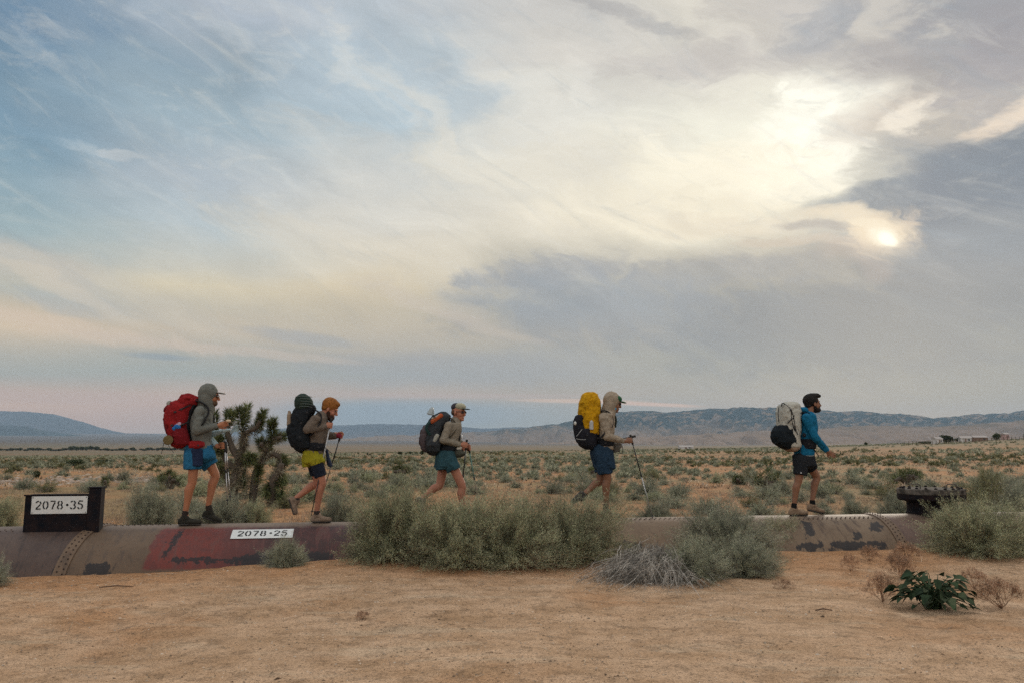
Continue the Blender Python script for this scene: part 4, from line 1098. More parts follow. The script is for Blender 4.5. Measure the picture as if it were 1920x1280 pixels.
# ---- black steel number box standing on the pipe
BSTEEL = mat('black_steel', (.007,.007,.010), rough=.75, var=.5, scale=7, col2=(.022,.013,.012), bump=.15, bscale=30, spec=.12)
def number_box():
    c = J(112, 986, -.12); o = empty('number_box', Vector((c.x, c.y, CROWN - .02)), YAW); M0 = rootmat(o)
    tag(o, 'black steel box with a white plate reading 2078+35 standing on the pipe', 'sign')
    s = c.y / F / 1.0; k = lambda px: (J(px, 955, -.175) - c).dot(PD)
    zt = lambda row: J(112, row, -.2).z - (CROWN - .02)
    b = MB(); b.box(k(52), k(170), -.16, .10, -.10, zt(926), .004, M0); b.build('box', BSTEEL, o)
    b = MB(); b.box(k(171), k(194), -.19, -.03, -.16, zt(914), .004, M0); b.build('post', BSTEEL, o)
    b = MB(); b.box(k(50), k(171) - .002, -.175, -.162, zt(926) - .012, zt(926) + .006, 0, M0); b.build('top_rim', BSTEEL, o)
    b = MB(); b.box(k(170), k(195), -.20, -.02, zt(914) + .002, zt(914) + .014, 0, M0); b.build('cap', BSTEEL, o)
    x0, x1, z0, z1 = k(65.5), k(169), zt(961), zt(926.5) - .014
    b = MB(); b.box(x0, x1, -.176, -.1645, z0, z1, 0, M0); p = b.build('number_plate', PWHITE, o)
    wid = 7 * .66 - .12 - .06
    def fm(u, v): return tuple(M0 @ Vector((x0 + (x1 - x0) * (.065 + .87 * u / wid), -.1785, z0 + (z1 - z0) * (.24 + .52 * v))))
    V, Q, _ = stencil('2078+35', fm); m_ = MB(); m_.v = V; m_.f = Q; m_.build('stencilled_number', INK, p)
    for bx_, bz in ((x0 + .015, z1 - .015), (x1 - .015, z1 - .015), (x0 + .015, z0 + .015), (x1 - .015, z0 + .015)):
        b = MB(); b.lathe([(.006, 0), (.006, .004), (.003, .006)], M0 @ Vector((bx_, -.176, bz)), 8, M=Matrix.Rotation(R(90), 4, 'X')); b.build('screw', BSTEEL, p)
number_box()

# ---- black flanged hatch
def hatch():
    LIDM = mat('lid_steel', (.022,.021,.022), rough=.95, var=.6, scale=9, col2=(.16,.14,.12), spec=.03)
    c = J(1748, 962, .0); o = empty('hatch', Vector((c.x, c.y, CROWN - .03)), YAW); M0 = rootmat(o); s = c.y / F
    tag(o, 'black flanged hatch with bolts and two handles rising from the pipe', 'hatch')
    z = lambda row: J(1748, row, 0).z
    ctr = Vector((c.x, c.y, 0)); rn = 42 * s; rf = 57 * s
    MB().lathe([(rn * 1.04, CROWN - .12), (rn * 1.04, CROWN + .02), (rn, CROWN + .04), (rn, z(940)), (rn * 1.12, z(936))], ctr, 48).build('neck', BSTEEL, o, False)
    MB().lathe([(rf * .95, z(937)), (rf, z(934)), (rf, z(926)), (rf * .985, z(925.5))], ctr, 56).build('flange', BSTEEL, o)
    MB().lathe([(rf * .985, z(925.3)), (rf * 1.005, z(924)), (rf * 1.005, z(916)), (rf * .98, z(914.5)), (rf * .6, z(914.3))], ctr, 56).build('lid', LIDM, o)
    DUST = mat('lid_dust', (.30,.27,.23))
    for k in range(20):
        a = 2 * math.pi * k / 20; p = ctr + Vector((math.cos(a) * rf * .88, math.sin(a) * rf * .88, z(914.3) - .004))
        MB().lathe([(.026, 0), (.026, .020), (.013, .022), (.012, .028)], p, 6).build('bolt', BSTEEL, o)
    for px in (1713, 1779):
        x = (px - 1748) * s; b = MB(); zz = z(914.5); hw = 9 * s
        b.tube([ctr + Vector((x - hw, -.12, zz - .01)), ctr + Vector((x - hw, -.12, zz + .05)), ctr + Vector((x - hw * .8, -.12, zz + .068)), ctr + Vector((x + hw * .8, -.12, zz + .068)), ctr + Vector((x + hw, -.12, zz + .05)), ctr + Vector((x + hw, -.12, zz - .01))], .009, 8, up=(0, 1, 0))
        b.build('handle', mat('handle_steel', (.10,.085,.07)), o, True)
hatch()
# stones at the foot of the pipe
STN = mat('pale_stone', (.42,.36,.31), bump=.8, bscale=30, var=.3)
def rock(px, row, r, label):
    p = hit(px, row); g = np.random.default_rng(int(px)); n = 12; m_ = 8; V = []; Q = []
    for i in range(m_ + 1):
        for j in range(n):
            a = 2 * math.pi * j / n; t = math.pi * i / m_; V.append((math.sin(t) * math.cos(a) * 1.5, math.sin(t) * math.sin(a), math.cos(t) * .75))
    V = np.array(V); V *= (1 + .9 * fbm(V * 1.6 + px, 3))[:, None] * r; V[:, 2] += r * .3
    for i in range(m_):
        for j in range(n): Q.append((i * n + j, (i + 1) * n + j, (i + 1) * n + (j + 1) % n, i * n + (j + 1) % n))
    o = obj_np('rock', V + 0, np.array(Q), STN, None, False); o.location = p; tag(o, label, 'rock')
rock(402, 1056, .07, 'pale pinkish stone at the foot of the red pipe section')
rock(361, 1063, .035, 'small pale stone left of the pinkish stone by the pipe')
rock(386, 1064, .03, 'smallest pale stone just below the pinkish stone by the pipe')
HAZE = 6.0e-5
# ================================================================== people
PENDING = []
def axes(p0, p1):
    t = (p1 - p0); L = t.length; t = t / L if L > 1e-6 else Vector((0, 0, 1))
    a = PN - t * PN.dot(t)
    if a.length < .15: a = Vector((0, 0, 1)) - t * t.z
    a.normalize(); return t, a, t.cross(a)
def cone(p0, r0, p1, r1, flat=1.0, n=16, e0=True, e1=True):
    """tapered limb, rounded at its ends; flat widens it sideways"""
    p0, p1 = Vector(p0), Vector(p1); t, a, b = axes(p0, p1); prof = []
    if e0: prof += [(p0 - t * r0 * math.cos(x) , r0 * math.sin(x)) for x in (.25, .65, 1.1)]
    prof += [(p0, r0), (p1, r1)]
    if e1: prof += [(p1 + t * r1 * math.cos(x), r1 * math.sin(x)) for x in (1.1, .65, .25)]
    vs = [c + a * r * flat * math.cos(2 * math.pi * k / n) + b * r * math.sin(2 * math.pi * k / n) for c, r in prof for k in range(n)]
    m = len(prof)
    fs = [(i * n + k, i * n + (k + 1) % n, (i + 1) * n + (k + 1) % n, (i + 1) * n + k) for i in range(m - 1) for k in range(n)]
    fs += [tuple(range(n - 1, -1, -1)), tuple((m - 1) * n + k for k in range(n))]
    return vs, fs
def ell(c, rf, rl, ru, fr=None, n=18, m=12):
    f, l, u = fr or (PD, PN, Vector((0, 0, 1))); vs = []; fs = []
    for i in range(1, m):
        th = math.pi * i / m
        for k in range(n):
            ph = 2 * math.pi * k / n
            vs.append(c + f * rf * math.sin(th) * math.cos(ph) + l * rl * math.sin(th) * math.sin(ph) + u * ru * math.cos(th))
    fs += [(i * n + k, (i + 1) * n + k, (i + 1) * n + (k + 1) % n, i * n + (k + 1) % n) for i in range(m - 2) for k in range(n)]
    fs += [tuple(range(n)), tuple((m - 2) * n + k for k in range(n - 1, -1, -1))]
    return vs, fs
def chainp(pts, rad, flat=1.0):
    out = []
    for i in range(len(pts) - 1): out.append(cone(pts[i], rad[i], pts[i + 1], rad[i + 1], flat, 12))
    return out
def solid(name, prims, mt, root, voxel=.008, smooth=4, disp=0.0, dsc=.08, top=False):
    mb = MB()
    for vs, fs in prims: mb.add(vs, fs)
    loc = root if top else Vector(root.location)
    me = bpy.data.meshes.new(name); me.from_pydata([tuple(Vector(v) - loc) for v in mb.v], [], mb.f); me.update()
    if mt: me.materials.append(mt)
    o = bpy.data.objects.new(name, me); C.objects.link(o)
    if top: o.location = loc
    else: o.parent = root
    r = o.modifiers.new('r', 'REMESH'); r.mode = 'VOXEL'; r.voxel_size = voxel; r.use_smooth_shade = True
    s = o.modifiers.new('s', 'SMOOTH'); s.iterations = smooth; s.factor = .5
    PENDING.append((o, disp, dsc)); return o
def bake_pending():
    dg = bpy.context.evaluated_depsgraph_get()
    for o, disp, dsc in PENDING:
        me = bpy.data.meshes.new_from_object(o.evaluated_get(dg)); nm = o.data.name
        n = len(me.vertices)
        if disp and n:
            co = np.empty(n * 3, np.float32); me.vertices.foreach_get('co', co); co = co.reshape(-1, 3)
            no = np.empty(n * 3, np.float32); me.vertex_normals.foreach_get('vector', no); no = no.reshape(-1, 3)
            q = co / dsc * np.array([1, 1, .8]) + hash(len(nm)) % 7
            f = fbm(q, 3); cr = 1 - np.abs(f) * 5      # creases
            co = co + no * (disp * (.30 + f * 1.2 + .35 * np.clip(cr, -1, 1)))[:, None]
            me.vertices.foreach_set('co', co.astype(np.float32).ravel())
        me.polygons.foreach_set('use_smooth', [True] * len(me.polygons))
        o.modifiers.clear(); o.data = me; me.name = nm
        me.update()

def cloth(name, col, var=.18, sc=14, rough=.92, bump=.25): return mat(name, col, rough, max(var, .28), sc, .7, 70, spec=.12)
SKIN_A = mat('skin_tanned', (.36,.15,.075), .55, .15, 20, .1, 200, spec=.3, col2=(.33,.12,.07))
SKIN_B = mat('skin_pink', (.38,.165,.10), .55, .15, 20, .1, 200, spec=.3, col2=(.40,.13,.09))
SKIN_C = mat('skin_brown', (.23,.11,.062), .55, .15, 20, .1, 200, spec=.3, col2=(.18,.08,.045))
BLACKC = cloth('black_cloth', (.018,.019,.022)); STRAPM = cloth('strap_webbing', (.022,.022,.025))
EYEM = mat('eye_dark', (.015,.012,.010), rough=.2, spec=.6); LENS = mat('sunglass_lens', (.006,.006,.008), rough=.12, spec=.7)
RUB = mat('sole_rubber', (.05,.045,.04), rough=.9)
ALU = mat('pole_aluminium', (.45,.45,.45), rough=.35, metal=.8); CARB = mat('pole_black', (.02,.02,.022), rough=.4); CORK = mat('grip_foam', (.03,.028,.026), rough=.95)

def person(o_, label, skin, head, hs, hyaw, hpitch, J_, lab_extra=None):
    ox, oy, s = o_
    def Z(zx, zy, l=0.0): return J(ox + zx / s, oy + zy / s, l)
    g = {k: (Z(*v) if not isinstance(v, Vector) else v) for k, v in J_.items()}
    def plant(k, up, l):
        p = g[k]; d = (p - P0) ; l_ = d.dot(PN); g[k] = Vector((p.x, p.y, CROWN - PR + math.sqrt(PR * PR - l_ * l_) + up))
    for k in ('heN', 'toN'): plant(k, .048, 0) if k + '_free' not in J_ else None
    # head frame: yaw towards the camera, pitch downwards
    f = (PD * math.cos(R(hyaw)) - PN * math.sin(R(hyaw))).normalized(); u = Vector((0, 0, 1))
    l = u.cross(f).normalized()
    f2 = (f * math.cos(R(hpitch)) - u * math.sin(R(hpitch))).normalized(); u2 = f2.cross(l).normalized() 
    if u2.z < 0: u2 = -u2
    fr = (f2, l, u2); hc = Z(*head)
    def H(a, b, c): return hc + (f2 * a + l * b + u2 * c) * hs
    return Z, g, fr, H
def head_prims(H, fr, hs, neck):
    e = lambda c, a, b, d: ell(H(*c), a * hs, b * hs, d * hs, fr)
    P = [e((-.012, 0, .035), .098, .077, .092), e((.028, 0, -.02), .063, .062, .085), e((.034, 0, -.072), .056, .050, .040), e((.072, 0, -.097), .022, .026, .020),
         e((.078, 0, .028), .021, .050, .011), e((.060, .034, -.030), .026, .024, .026), e((.060, -.034, -.030), .026, .024, .026), e((.088, 0, -.058), .013, .024, .007), e((.086, 0, -.070), .013, .021, .007),
         e((-.005, .078, -.008), .018, .009, .031), e((-.005, -.078, -.008), .018, .009, .031), cone(H(.088, 0, .014), .009 * hs, H(.112, 0, -.028), .0135 * hs), e((.104, 0, -.034), .012, .019, .009),
         cone(H(-.022, 0, -.04), .056, neck, .062)]
    return P
def limb(a, b, c, ra, rb, rc): return [cone(a, ra, b, rb), cone(b, rb, c, rc)]
def leg_prims(hip, kn, an, he, to, ra=.088, rk=.058, rc=.060, ran=.036):
    t = (an - kn).normalized(); bk = t.cross(PN).normalized()
    if bk.dot(PD) > 0: bk = -bk
    calf = kn.lerp(an, .30) + bk * .018; low = kn.lerp(an, .72) + bk * .004
    th = (kn - hip).normalized(); q = hip.lerp(kn, .45); fw = -th.cross(PN).normalized()
    if fw.dot(PD) < 0: fw = -fw
    return [cone(hip, ra, q + fw * .010, ra * .86), cone(q + fw * .010, ra * .86, kn - th * .03, rk), cone(kn - th * .03, rk, kn + t * .02, rk * .93), cone(kn + t * .02, rk * .90, calf, rc), cone(calf, rc, low, ran * 1.18), cone(low, ran * 1.18, an, ran),
            cone(an, ran, he.lerp(to, .20) + (an - he).normalized() * .052, .033), cone(he.lerp(to, .20) + (an - he).normalized() * .045, .030, he.lerp(to, .6), .022, 1.2)]
def grip_hand(hp, ax, fd, side, hs=1.0):
    ax = ax.normalized(); fd = (fd - ax * fd.dot(ax)).normalized(); P = []
    P.append(ell(hp - fd * .022 + side * .024, .046, .017, .044, (fd, side, ax)))
    for k in range(4):
        c = hp + ax * (k - 1.5) * -.0215; rr = .027; r = [.0088, .0092, .0088, .0078][k]; end = [-112, -125, -118, -100][k]
        pts = [c + fd * math.cos(R(t)) * rr + side * math.sin(R(t)) * rr for t in np.linspace(115, end, 6)]
        P += chainp(pts, [r * 1.1, r * 1.05, r, r * .96, r * .9, r * .82])
    P += chainp([hp - fd * .052 + ax * .022 + side * .006, hp - fd * .026 + ax * .040 - side * .020, hp + ax * .044 - side * .030, hp + fd * .022 + ax * .040 - side * .022], [.014, .0125, .0105, .0088])
    P.append(cone(hp - fd * .035 + side * .018, .026, hp - fd * .085 + side * .008, .026))
    return P
def open_hand(wr, fd, side, curl=22, thumb_up=1):
    fd = fd.normalized(); side = (side - fd * side.dot(fd)).normalized(); ax = fd.cross(side) * thumb_up; P = []
    P.append(cone(wr, .025, wr + fd * .03, .028)); P.append(ell(wr + fd * .052, .050, .016, .041, (fd, side, ax)))
    for k in range(4):
        b = wr + fd * .088 + ax * (1.5 - k) * .0212; d = fd.copy(); r = [.0088, .009, .0088, .0078][k]; ls = [.96, 1.06, 1.0, .8][k]; pts = [b - fd * .02, b]
        for q, L in enumerate((.040, .026, .021)):
            d = (Matrix.Rotation(R((curl + k * 5) * (1 if True else 1)), 3, fd.cross(side)) @ d).normalized()
            if (d.dot(side) > fd.dot(side)): pass
            pts.append(pts[-1] + d * L * ls)
        P += chainp(pts, [r * 1.1, r * 1.05, r, r * .93, r * .82])
    P += chainp([wr + fd * .022 + ax * .026, wr + fd * .055 + ax * .052 - side * .012, wr + fd * .085 + ax * .060 - side * .022, wr + fd * .105 + ax * .058 - side * .028], [.014, .0125, .0105, .0085])
    return P
def lofts(Z, rows, l=0.0, e=2.6, n=28):
    """rows of (zoomY, zoomX0, zoomX1, half width[, lateral centre]) swept into a closed solid"""
    vs = []; rings = []
    ext = []
    for r in rows:
        y, x0, x1, hw = r[:4]; lc = r[4] if len(r) > 4 else l; y1 = r[5] if len(r) > 5 else y
        a = Z(x0, y, lc); b = Z(x1, y1, lc); c = (a + b) / 2; d = (b - a) / 2; rings.append((c, d, hw))
    t0 = (rings[0][0] - rings[1][0]).normalized(); t1 = (rings[-1][0] - rings[-2][0]).normalized()
    m0 = min(rings[0][1].length, rings[0][2]); m1 = min(rings[-1][1].length, rings[-1][2])
    R_ = [(rings[0][0] + t0 * m0 * .28, rings[0][1] * .55, rings[0][2] * .6)] + rings + [(rings[-1][0] + t1 * m1 * .28, rings[-1][1] * .55, rings[-1][2] * .6)]
    for c, d, hw in R_:
        for k in range(n):
            a = 2 * math.pi * k / n; ca, sa = math.cos(a), math.sin(a)
            vs.append(c + d * math.copysign(abs(ca) ** (2 / e), ca) + PN * hw * math.copysign(abs(sa) ** (2 / e), sa))
    m = len(R_)
    fs = [(i * n + k, i * n + (k + 1) % n, (i + 1) * n + (k + 1) % n, (i + 1) * n + k) for i in range(m - 1) for k in range(n)]
    fs += [tuple(range(n - 1, -1, -1)), tuple((m - 1) * n + k for k in range(n))]
    return vs, fs
def strap(name, Z, pts, root, m=None, w_=.024, th=.006, up=None):
    P = [Z(*p) for p in pts]; D = []
    # smooth through the points
    for i in range(len(P) - 1):
        p0 = P[max(0, i - 1)]; p1 = P[i]; p2 = P[i + 1]; p3 = P[min(len(P) - 1, i + 2)]
        for k in range(5):
            t = k / 5; D.append(.5 * ((2 * p1) + (p2 - p0) * t + (2 * p0 - 5 * p1 + 4 * p2 - p3) * t * t + (3 * p1 - p0 - 3 * p2 + p3) * t ** 3))
    D.append(P[-1]); b = MB(); n = 8; rings = []; vs = []
    for i, p in enumerate(D):
        t = (D[min(i + 1, len(D) - 1)] - D[max(i - 1, 0)]).normalized(); a = (up or PN) - t * (up or PN).dot(t); a.normalize(); q = t.cross(a)
        for k in range(n): vs.append(p + a * w_ * math.cos(2 * math.pi * k / n) + q * th * math.sin(2 * math.pi * k / n))
    m_ = len(D); fs = [(i * n + k, i * n + (k + 1) % n, (i + 1) * n + (k + 1) % n, (i + 1) * n + k) for i in range(m_ - 1) for k in range(n)]
    fs += [tuple(range(n - 1, -1, -1)), tuple((m_ - 1) * n + k for k in range(n))]
    b.add(vs, fs); return b.build(name, m or STRAPM, root, True)
def shoes(g, keys, root, m, sm, ms=None, hi=0.0):
    for s_, (an, he, to) in keys.items():
        a, h, t = g[an], g[he], g[to]; ft = (t - h).normalized(); up = PN.cross(ft); up = -up if (a - h).dot(up) < 0 else up
        # long foot, the ankle above its rear third
        ank = h.lerp(t, .20) + up * .055
        P = [cone(h - up * .004, .041, h.lerp(t, .55), .043, 1.0), cone(h.lerp(t, .55), .043, t - up * .008 + ft * .01, .031, 1.35), cone(h + up * .012, .040, ank, .044), cone(ank, .044, h.lerp(t, .55) + up * .006, .032)]
        if hi: P.append(cone(ank, .044, ank.lerp(a, hi), .047, 1, 16, True, False))
        o = solid('shoe', P, m, root, .006, 2, .002, .03)
        so = solid('sole', [cone(h - up * .034 - ft * .006, .016, t - up * .034 + ft * .022, .014, 2.9)], RUB, root, .006, 1)
        so.parent = o
        if sm:
            q = ank.lerp(a, .35); solid('sock', [cone(ank, .043, a.lerp(ank, .15) + (a - ank) * (ms or .0), .040, 1, 16, True, False)], sm, root, .006, 1, .002, .03)
def pole(Zt, top, tip, root_label, gripm=CORK, shaft=CARB, lower=ALU, cat='trekking pole', strapd=None, basket=True, white=None):
    a = Zt(*top) if not isinstance(top, Vector) else top; b = Zt(*tip) if not isinstance(tip, Vector) else tip
    d = (b - a).normalized(); L = (b - a).length; o = empty('trekking_pole', b); tag(o, root_label, cat)
    a0 = a - d * .04
    MB().tube([a0, a0 + d * .012, a0 + d * .03, a0 + d * .13, a0 + d * .15], [.010, .019, .0155, .0165, .012], 10).build('grip', gripm, o, True)
    MB().tube([a0 + d * .15, a + d * L * .45], .0085, 8).build('upper_shaft', white or shaft, o, True)
    MB().tube([a + d * L * .45, a + d * (L - .05)], .0065, 8).build('lower_shaft', lower, o, True)
    MB().tube([a + d * L * .43, a + d * L * .47], .012, 8).build('lever_lock', CARB, o, True)
    MB().tube([a + d * (L - .05), b], [.006, .003], 8).build('tip', CARB, o, True)
    if basket: MB().tube([a + d * (L - .075), a + d * (L - .068), a + d * (L - .06)], [.010, .026, .010], 10).build('basket', CARB, o, True)
    s = MB(); q = PD * .03 + Vector((0, 0, -.05)); s.tube([a0 + d * .02, a0 + d * .02 - PD * .045 + Vector((0, 0, -.03)), a0 + d * .09 - PD * .05, a0 + d * .10 - PD * .012], .006, 6, flat=(1.8, .5)); s.build('wrist_strap', STRAPM, o, True)
    return o
def mk_person(label, prims, skin, loc):
    o = solid('person', prims, skin, Vector(loc), .0055, 3, 0, .1, top=True); tag(o, label, 'person', 'hikers walking in single file along the pipe'); return o
def eyes(H, fr, hs, o):
    for s_ in (1, -1): solid('eye', [ell(H(.083, .031 * s_, .008), .010 * hs, .012 * hs, .0075 * hs, fr)], EYEM, o, .003, 1)
def sunglasses(H, fr, hs, o):
    P = []
    for s_ in (1, -1): P.append(ell(H(.092, .033 * s_, .006), .010 * hs, .029 * hs, .020 * hs, fr)); P.append(cone(H(.084, .060 * s_, .012), .004, H(-.01, .082 * s_, .010), .004))
    P.append(cone(H(.100, .014, .012), .004, H(.100, -.014, .012), .004)); solid('sunglasses', P, LENS, o, .0035, 1)
UPZ = Vector((0, 0, 1))

# ---------------------------------------------------------------- hiker 1 : grey hood, blue shorts, red pack
def hiker1():
    o_ = (280, 700, 4.267); hs = 1.12
    Z, g, fr, H = person(o_, '', SKIN_A, (488, 178), hs, 0, 8, dict(
        neck=(455, 262), shN=(405, 300, -.17), elN=(380, 452, -.22), wrN=(545, 415, -.13), haN=(575, 408, -.12),
        shF=(430, 300, .17), elF=(460, 505, .20), wrF=(535, 570, .10), haF=(585, 578, .08),
        hiN=(350, 625, -.09), knN=(345, 862, -.10), anN=(290, 1095, -.10), heN=(252, 1180, -.11), toN=(392, 1196, -.11),
        hiF=(425, 625, .09), knF=(533, 812, .10), anF=(472, 1050, .10), heF=(448, 1128, .10), toF=(560, 1168, .10)))
    pc, hip = Z(405, 420), Z(385, 600)
    B = head_prims(H, fr, hs, g['neck'])
    B += [cone(g['neck'] - UPZ * .05, .070, pc, .092, 1.3), cone(pc, .092, hip, .088, 1.3), cone(g['shN'], .040, g['shF'], .040)]
    B += limb(g['shN'], g['elN'], g['wrN'], .042, .036, .026) + limb(g['shF'], g['elF'], g['wrF'], .042, .036, .026)
    B += open_hand(g['wrN'], g['haN'] - g['wrN'] + UPZ * .0, -PN, 30); B += grip_hand(g['haF'], Z(605, 560, .08) - Z(620, 900, .1), PD, PN)
    B += leg_prims(g['hiN'], g['knN'], g['anN'], g['heN'], g['toN'], .080, .060, .062) + leg_prims(g['hiF'], g['knF'], g['anF'], g['heF'], g['toF'], .080, .060, .062)
    o = mk_person('man in a grey hooded jacket and blue shorts carrying the red backpack', B, SKIN_A, (hip.x, hip.y, CROWN))
    GR = cloth('grey_jacket', (.155,.160,.140)); NV = cloth('navy_cloth', (.02,.03,.065)); BL = cloth('blue_shorts', (.025,.14,.26)); PB_ = cloth('pale_blue_sleeve', (.42,.55,.58))
    e = lambda c, a, b, d: ell(H(*c), a * hs, b * hs, d * hs, fr)
    S = [lofts(Z, [(262, 400, 490, .10), (292, 372, 502, .17), (350, 345, 506, .185), (420, 334, 500, .18), (490, 338, 488, .165), (545, 350, 482, .165), (596, 362, 492, .175)]),
         cone(g['shN'], .066, g['elN'], .058), cone(g['elN'], .057, g['wrN'] - (g['wrN'] - g['elN']) * .02, .037, 1, 16, True, False), cone(g['shF'], .066, g['elF'], .056)]
    solid('jacket', S, GR, o, .008, 3, .017, .09)
    hood = [e((-.034, 0, .030), .116, .104, .122), cone(H(-.04, 0, -.02), .098 * hs, Z(440, 285), .100, 1.1), cone(H(-.01, 0, -.08), .080 * hs, Z(468, 300), .085, 1.2)]
    solid('hood', hood, GR, o, .007, 3, .006, .05)
    solid('cap_bill', [ell(H(.118, 0, .052), .060 * hs, .066 * hs, .009 * hs, (fr[0], fr[1], fr[2]))], GR, o, .004, 1)
    solid('beard', [e((.046, 0, -.082), .056, .054, .042)], mat('brown_hair', (.10,.06,.035), var=.3), o, .006, 1, .006, .015)
    solid('sleeve', [cone(g['elF'], .056, g['wrF'], .036, 1, 16, True, False), cone(g['elF'] + UPZ * .02, .05, Z(600, 455, .03), .022), cone(Z(600, 455, .03), .022, Z(640, 448, .02), .016)], PB_, o, .006, 2, .006, .04)
    sunglasses(H, fr, hs, o)
    sh = [lofts(Z, [(572, 292, 490, .175), (620, 284, 515, .18), (670, 283, 528, .185)]), cone(Z(348, 650, -.09), .108, Z(345, 762, -.10), .108, 1, 20, True, False), cone(Z(420, 650, .09), .105, Z(492, 735, .10), .108, 1, 20, True, False)]
    solid('shorts', sh, BL, o, .008, 3, .016, .08)
    solid('shorts_panel', [lofts(Z, [(605, 335, 425, .03, -.175), (660, 333, 430, .03, -.180), (735, 335, 425, .03, -.185)])], NV, o, .007, 2, .004, .06)
    shoes(g, {'N': ('anN', 'heN', 'toN'), 'F': ('anF', 'heF', 'toF')}, o, cloth('dark_shoe', (.035,.033,.026), .4), cloth('dark_sock', (.04,.03,.025)), .12, .25)
    # bun held in the near hand
    b = Z(632, 378, -.125); fo_ = solid('food', [ell(b, .035, .03, .022)], mat('bread', (.55,.42,.28)), b, .004, 1, .002, .02, top=True); tag(fo_, 'pale bread roll held up by the hiker with the red backpack', 'food')
    mp = MB(); q = [Z(640, 470, -.08), Z(672, 415, -.10), Z(712, 405, -.06), Z(716, 462, -.03), Z(680, 470, -.02)]; 
    ck = empty('cloth', Z(680, 440, -.06)); vs = []
    for i in range(9):
        for j in range(7):
            u, v = i / 8, j / 6; p = q[0].lerp(q[1], v).lerp(q[3].lerp(q[2], v), u) + PN * .02 * math.sin(u * 9 + v * 3); vs.append(p)
    mp.add(vs, [(i * 7 + j, (i + 1) * 7 + j, (i + 1) * 7 + j + 1, i * 7 + j + 1) for i in range(8) for j in range(6)]); mp.build('sheet', PB_, ck, True); tag(ck, 'crumpled pale blue cloth in front of the red-pack hiker\'s raised hand', 'cloth')
    pole(Z, (602, 560, .085), (626, 1050, .12), 'left of two silver trekking poles in the lowered hand of the red-pack hiker', white=ALU)
    pole(Z, (612, 566, .14), (650, 1020, .20), 'right of two silver trekking poles in the lowered hand of the red-pack hiker', white=ALU)
    # pack
    RED = cloth('red_pack_cloth', (.25,.016,.018), .3, 6); RED2 = cloth('red_pack_dark', (.16,.012,.016), .3, 6)
    c = Z(240, 430); p = empty('backpack', (c.x, c.y, Z(240, 595).z)); tag(p, 'bulging red backpack on the back of the hiker in the grey hood', 'backpack')
    solid('main_bag', [lofts(Z, [(225, 195, 372, .14), (270, 150, 360, .165), (330, 128, 340, .175), (400, 132, 322, .18), (460, 145, 320, .18), (520, 165, 322, .17), (570, 190, 325, .15)])], RED, p, .009, 2, .030, .10)
    solid('lid', [lofts(Z, [(176, 262, 350, .11), (195, 240, 395, .14), (225, 222, 398, .15), (248, 235, 385, .145)])], RED, p, .008, 2, .026, .07)
    solid('front_pocket', [lofts(Z, [(235, 175, 235, .10), (280, 130, 200, .12), (360, 122, 190, .13), (440, 138, 200, .13), (480, 155, 210, .11)])], RED2, p, .008, 2, .024, .06)
    solid('side_pocket', [lofts(Z, [(440, 190, 300, .05, -.165), (500, 185, 318, .06, -.17), (560, 200, 325, .05, -.16)])], RED2, p, .007, 2, .010, .05)
    solid('hip_belt', [lofts(Z, [(545, 310, 440, .06, -.15), (575, 315, 445, .06, -.16), (592, 320, 420, .05, -.155)])], RED, p, .007, 2, .006, .05)
    solid('back_panel', [lofts(Z, [(205, 372, 402, .11), (290, 335, 368, .13), (400, 305, 340, .13), (500, 308, 342, .13), (570, 315, 345, .12)])], BLACKC, p, .008, 2, .006, .05)
    strap('shoulder_strap', Z, [(372, 215, -.10), (425, 232, -.125), (468, 268, -.135), (476, 310, -.155), (458, 350, -.20), (440, 385, -.245), (372, 470, -.17)], p, w_=.030, th=.009)
    strap('shoulder_strap', Z, [(372, 215, .10), (430, 236, .12), (480, 275, .13), (510, 320, .12), (500, 400, .13), (380, 480, .17)], p, w_=.030, th=.009)
    strap('compression_strap', Z, [(330, 250, -.16), (250, 285, -.185), (160, 320, -.17)], p, w_=.010, th=.003, up=UPZ); strap('compression_strap', Z, [(320, 380, -.186), (230, 420, -.192), (145, 400, -.17)], p, w_=.010, th=.003, up=UPZ)
    strap('dangling_strap', Z, [(118, 540, 0), (108, 590, 0), (96, 640, 0)], p, w_=.010, th=.003); strap('dangling_strap', Z, [(150, 570, -.05), (172, 600, -.05), (195, 630, -.05)], p, w_=.010, th=.003)
    a, b = Z(150, 530, -.24), Z(150, 530, .24); m = solid('sleeping_mat', [cone(a, .062, b, .062, 1, 20, False, False)], cloth('olive_mat', (.17,.13,.06)), Z(150, 530), .008, 1, .004, .05, top=True); tag(m, 'rolled olive sleeping mat strapped under the red backpack', 'mat')
    for k, (zx, zy, r, cc, nm) in enumerate([(222, 428, .045, (.03,.16,.42), 'blue_bundle'), (240, 400, .022, (.55,.40,.50), 'pink_tag')]):
        q = solid('pouch' if k == 0 else 'charm', [ell(Z(zx, zy, -.205), r, r * .5, r * .75), ell(Z(zx - 20, zy + 8, -.20), r * .6, r * .5, r * .6)], cloth(nm, cc), Z(zx, zy, -.2), .006, 1, .012, .02, top=True)
        tag(q, ['crumpled blue pouch hanging on the side of the red backpack', 'small pink charm hanging above the blue pouch on the red backpack'][k], ['pouch', 'charm'][k])
    q = solid('towel', [cone(Z(160, 235, -.06), .030, Z(168, 300, -.08), .022), cone(Z(152, 240, -.05), .02, Z(176, 262, -.07), .022)], cloth('grey_towel', (.36,.35,.31)), Z(162, 260, -.06), .006, 1, .012, .03, top=True); tag(q, 'grey crumpled cloth tied at the top rear of the red backpack', 'towel')
hiker1()

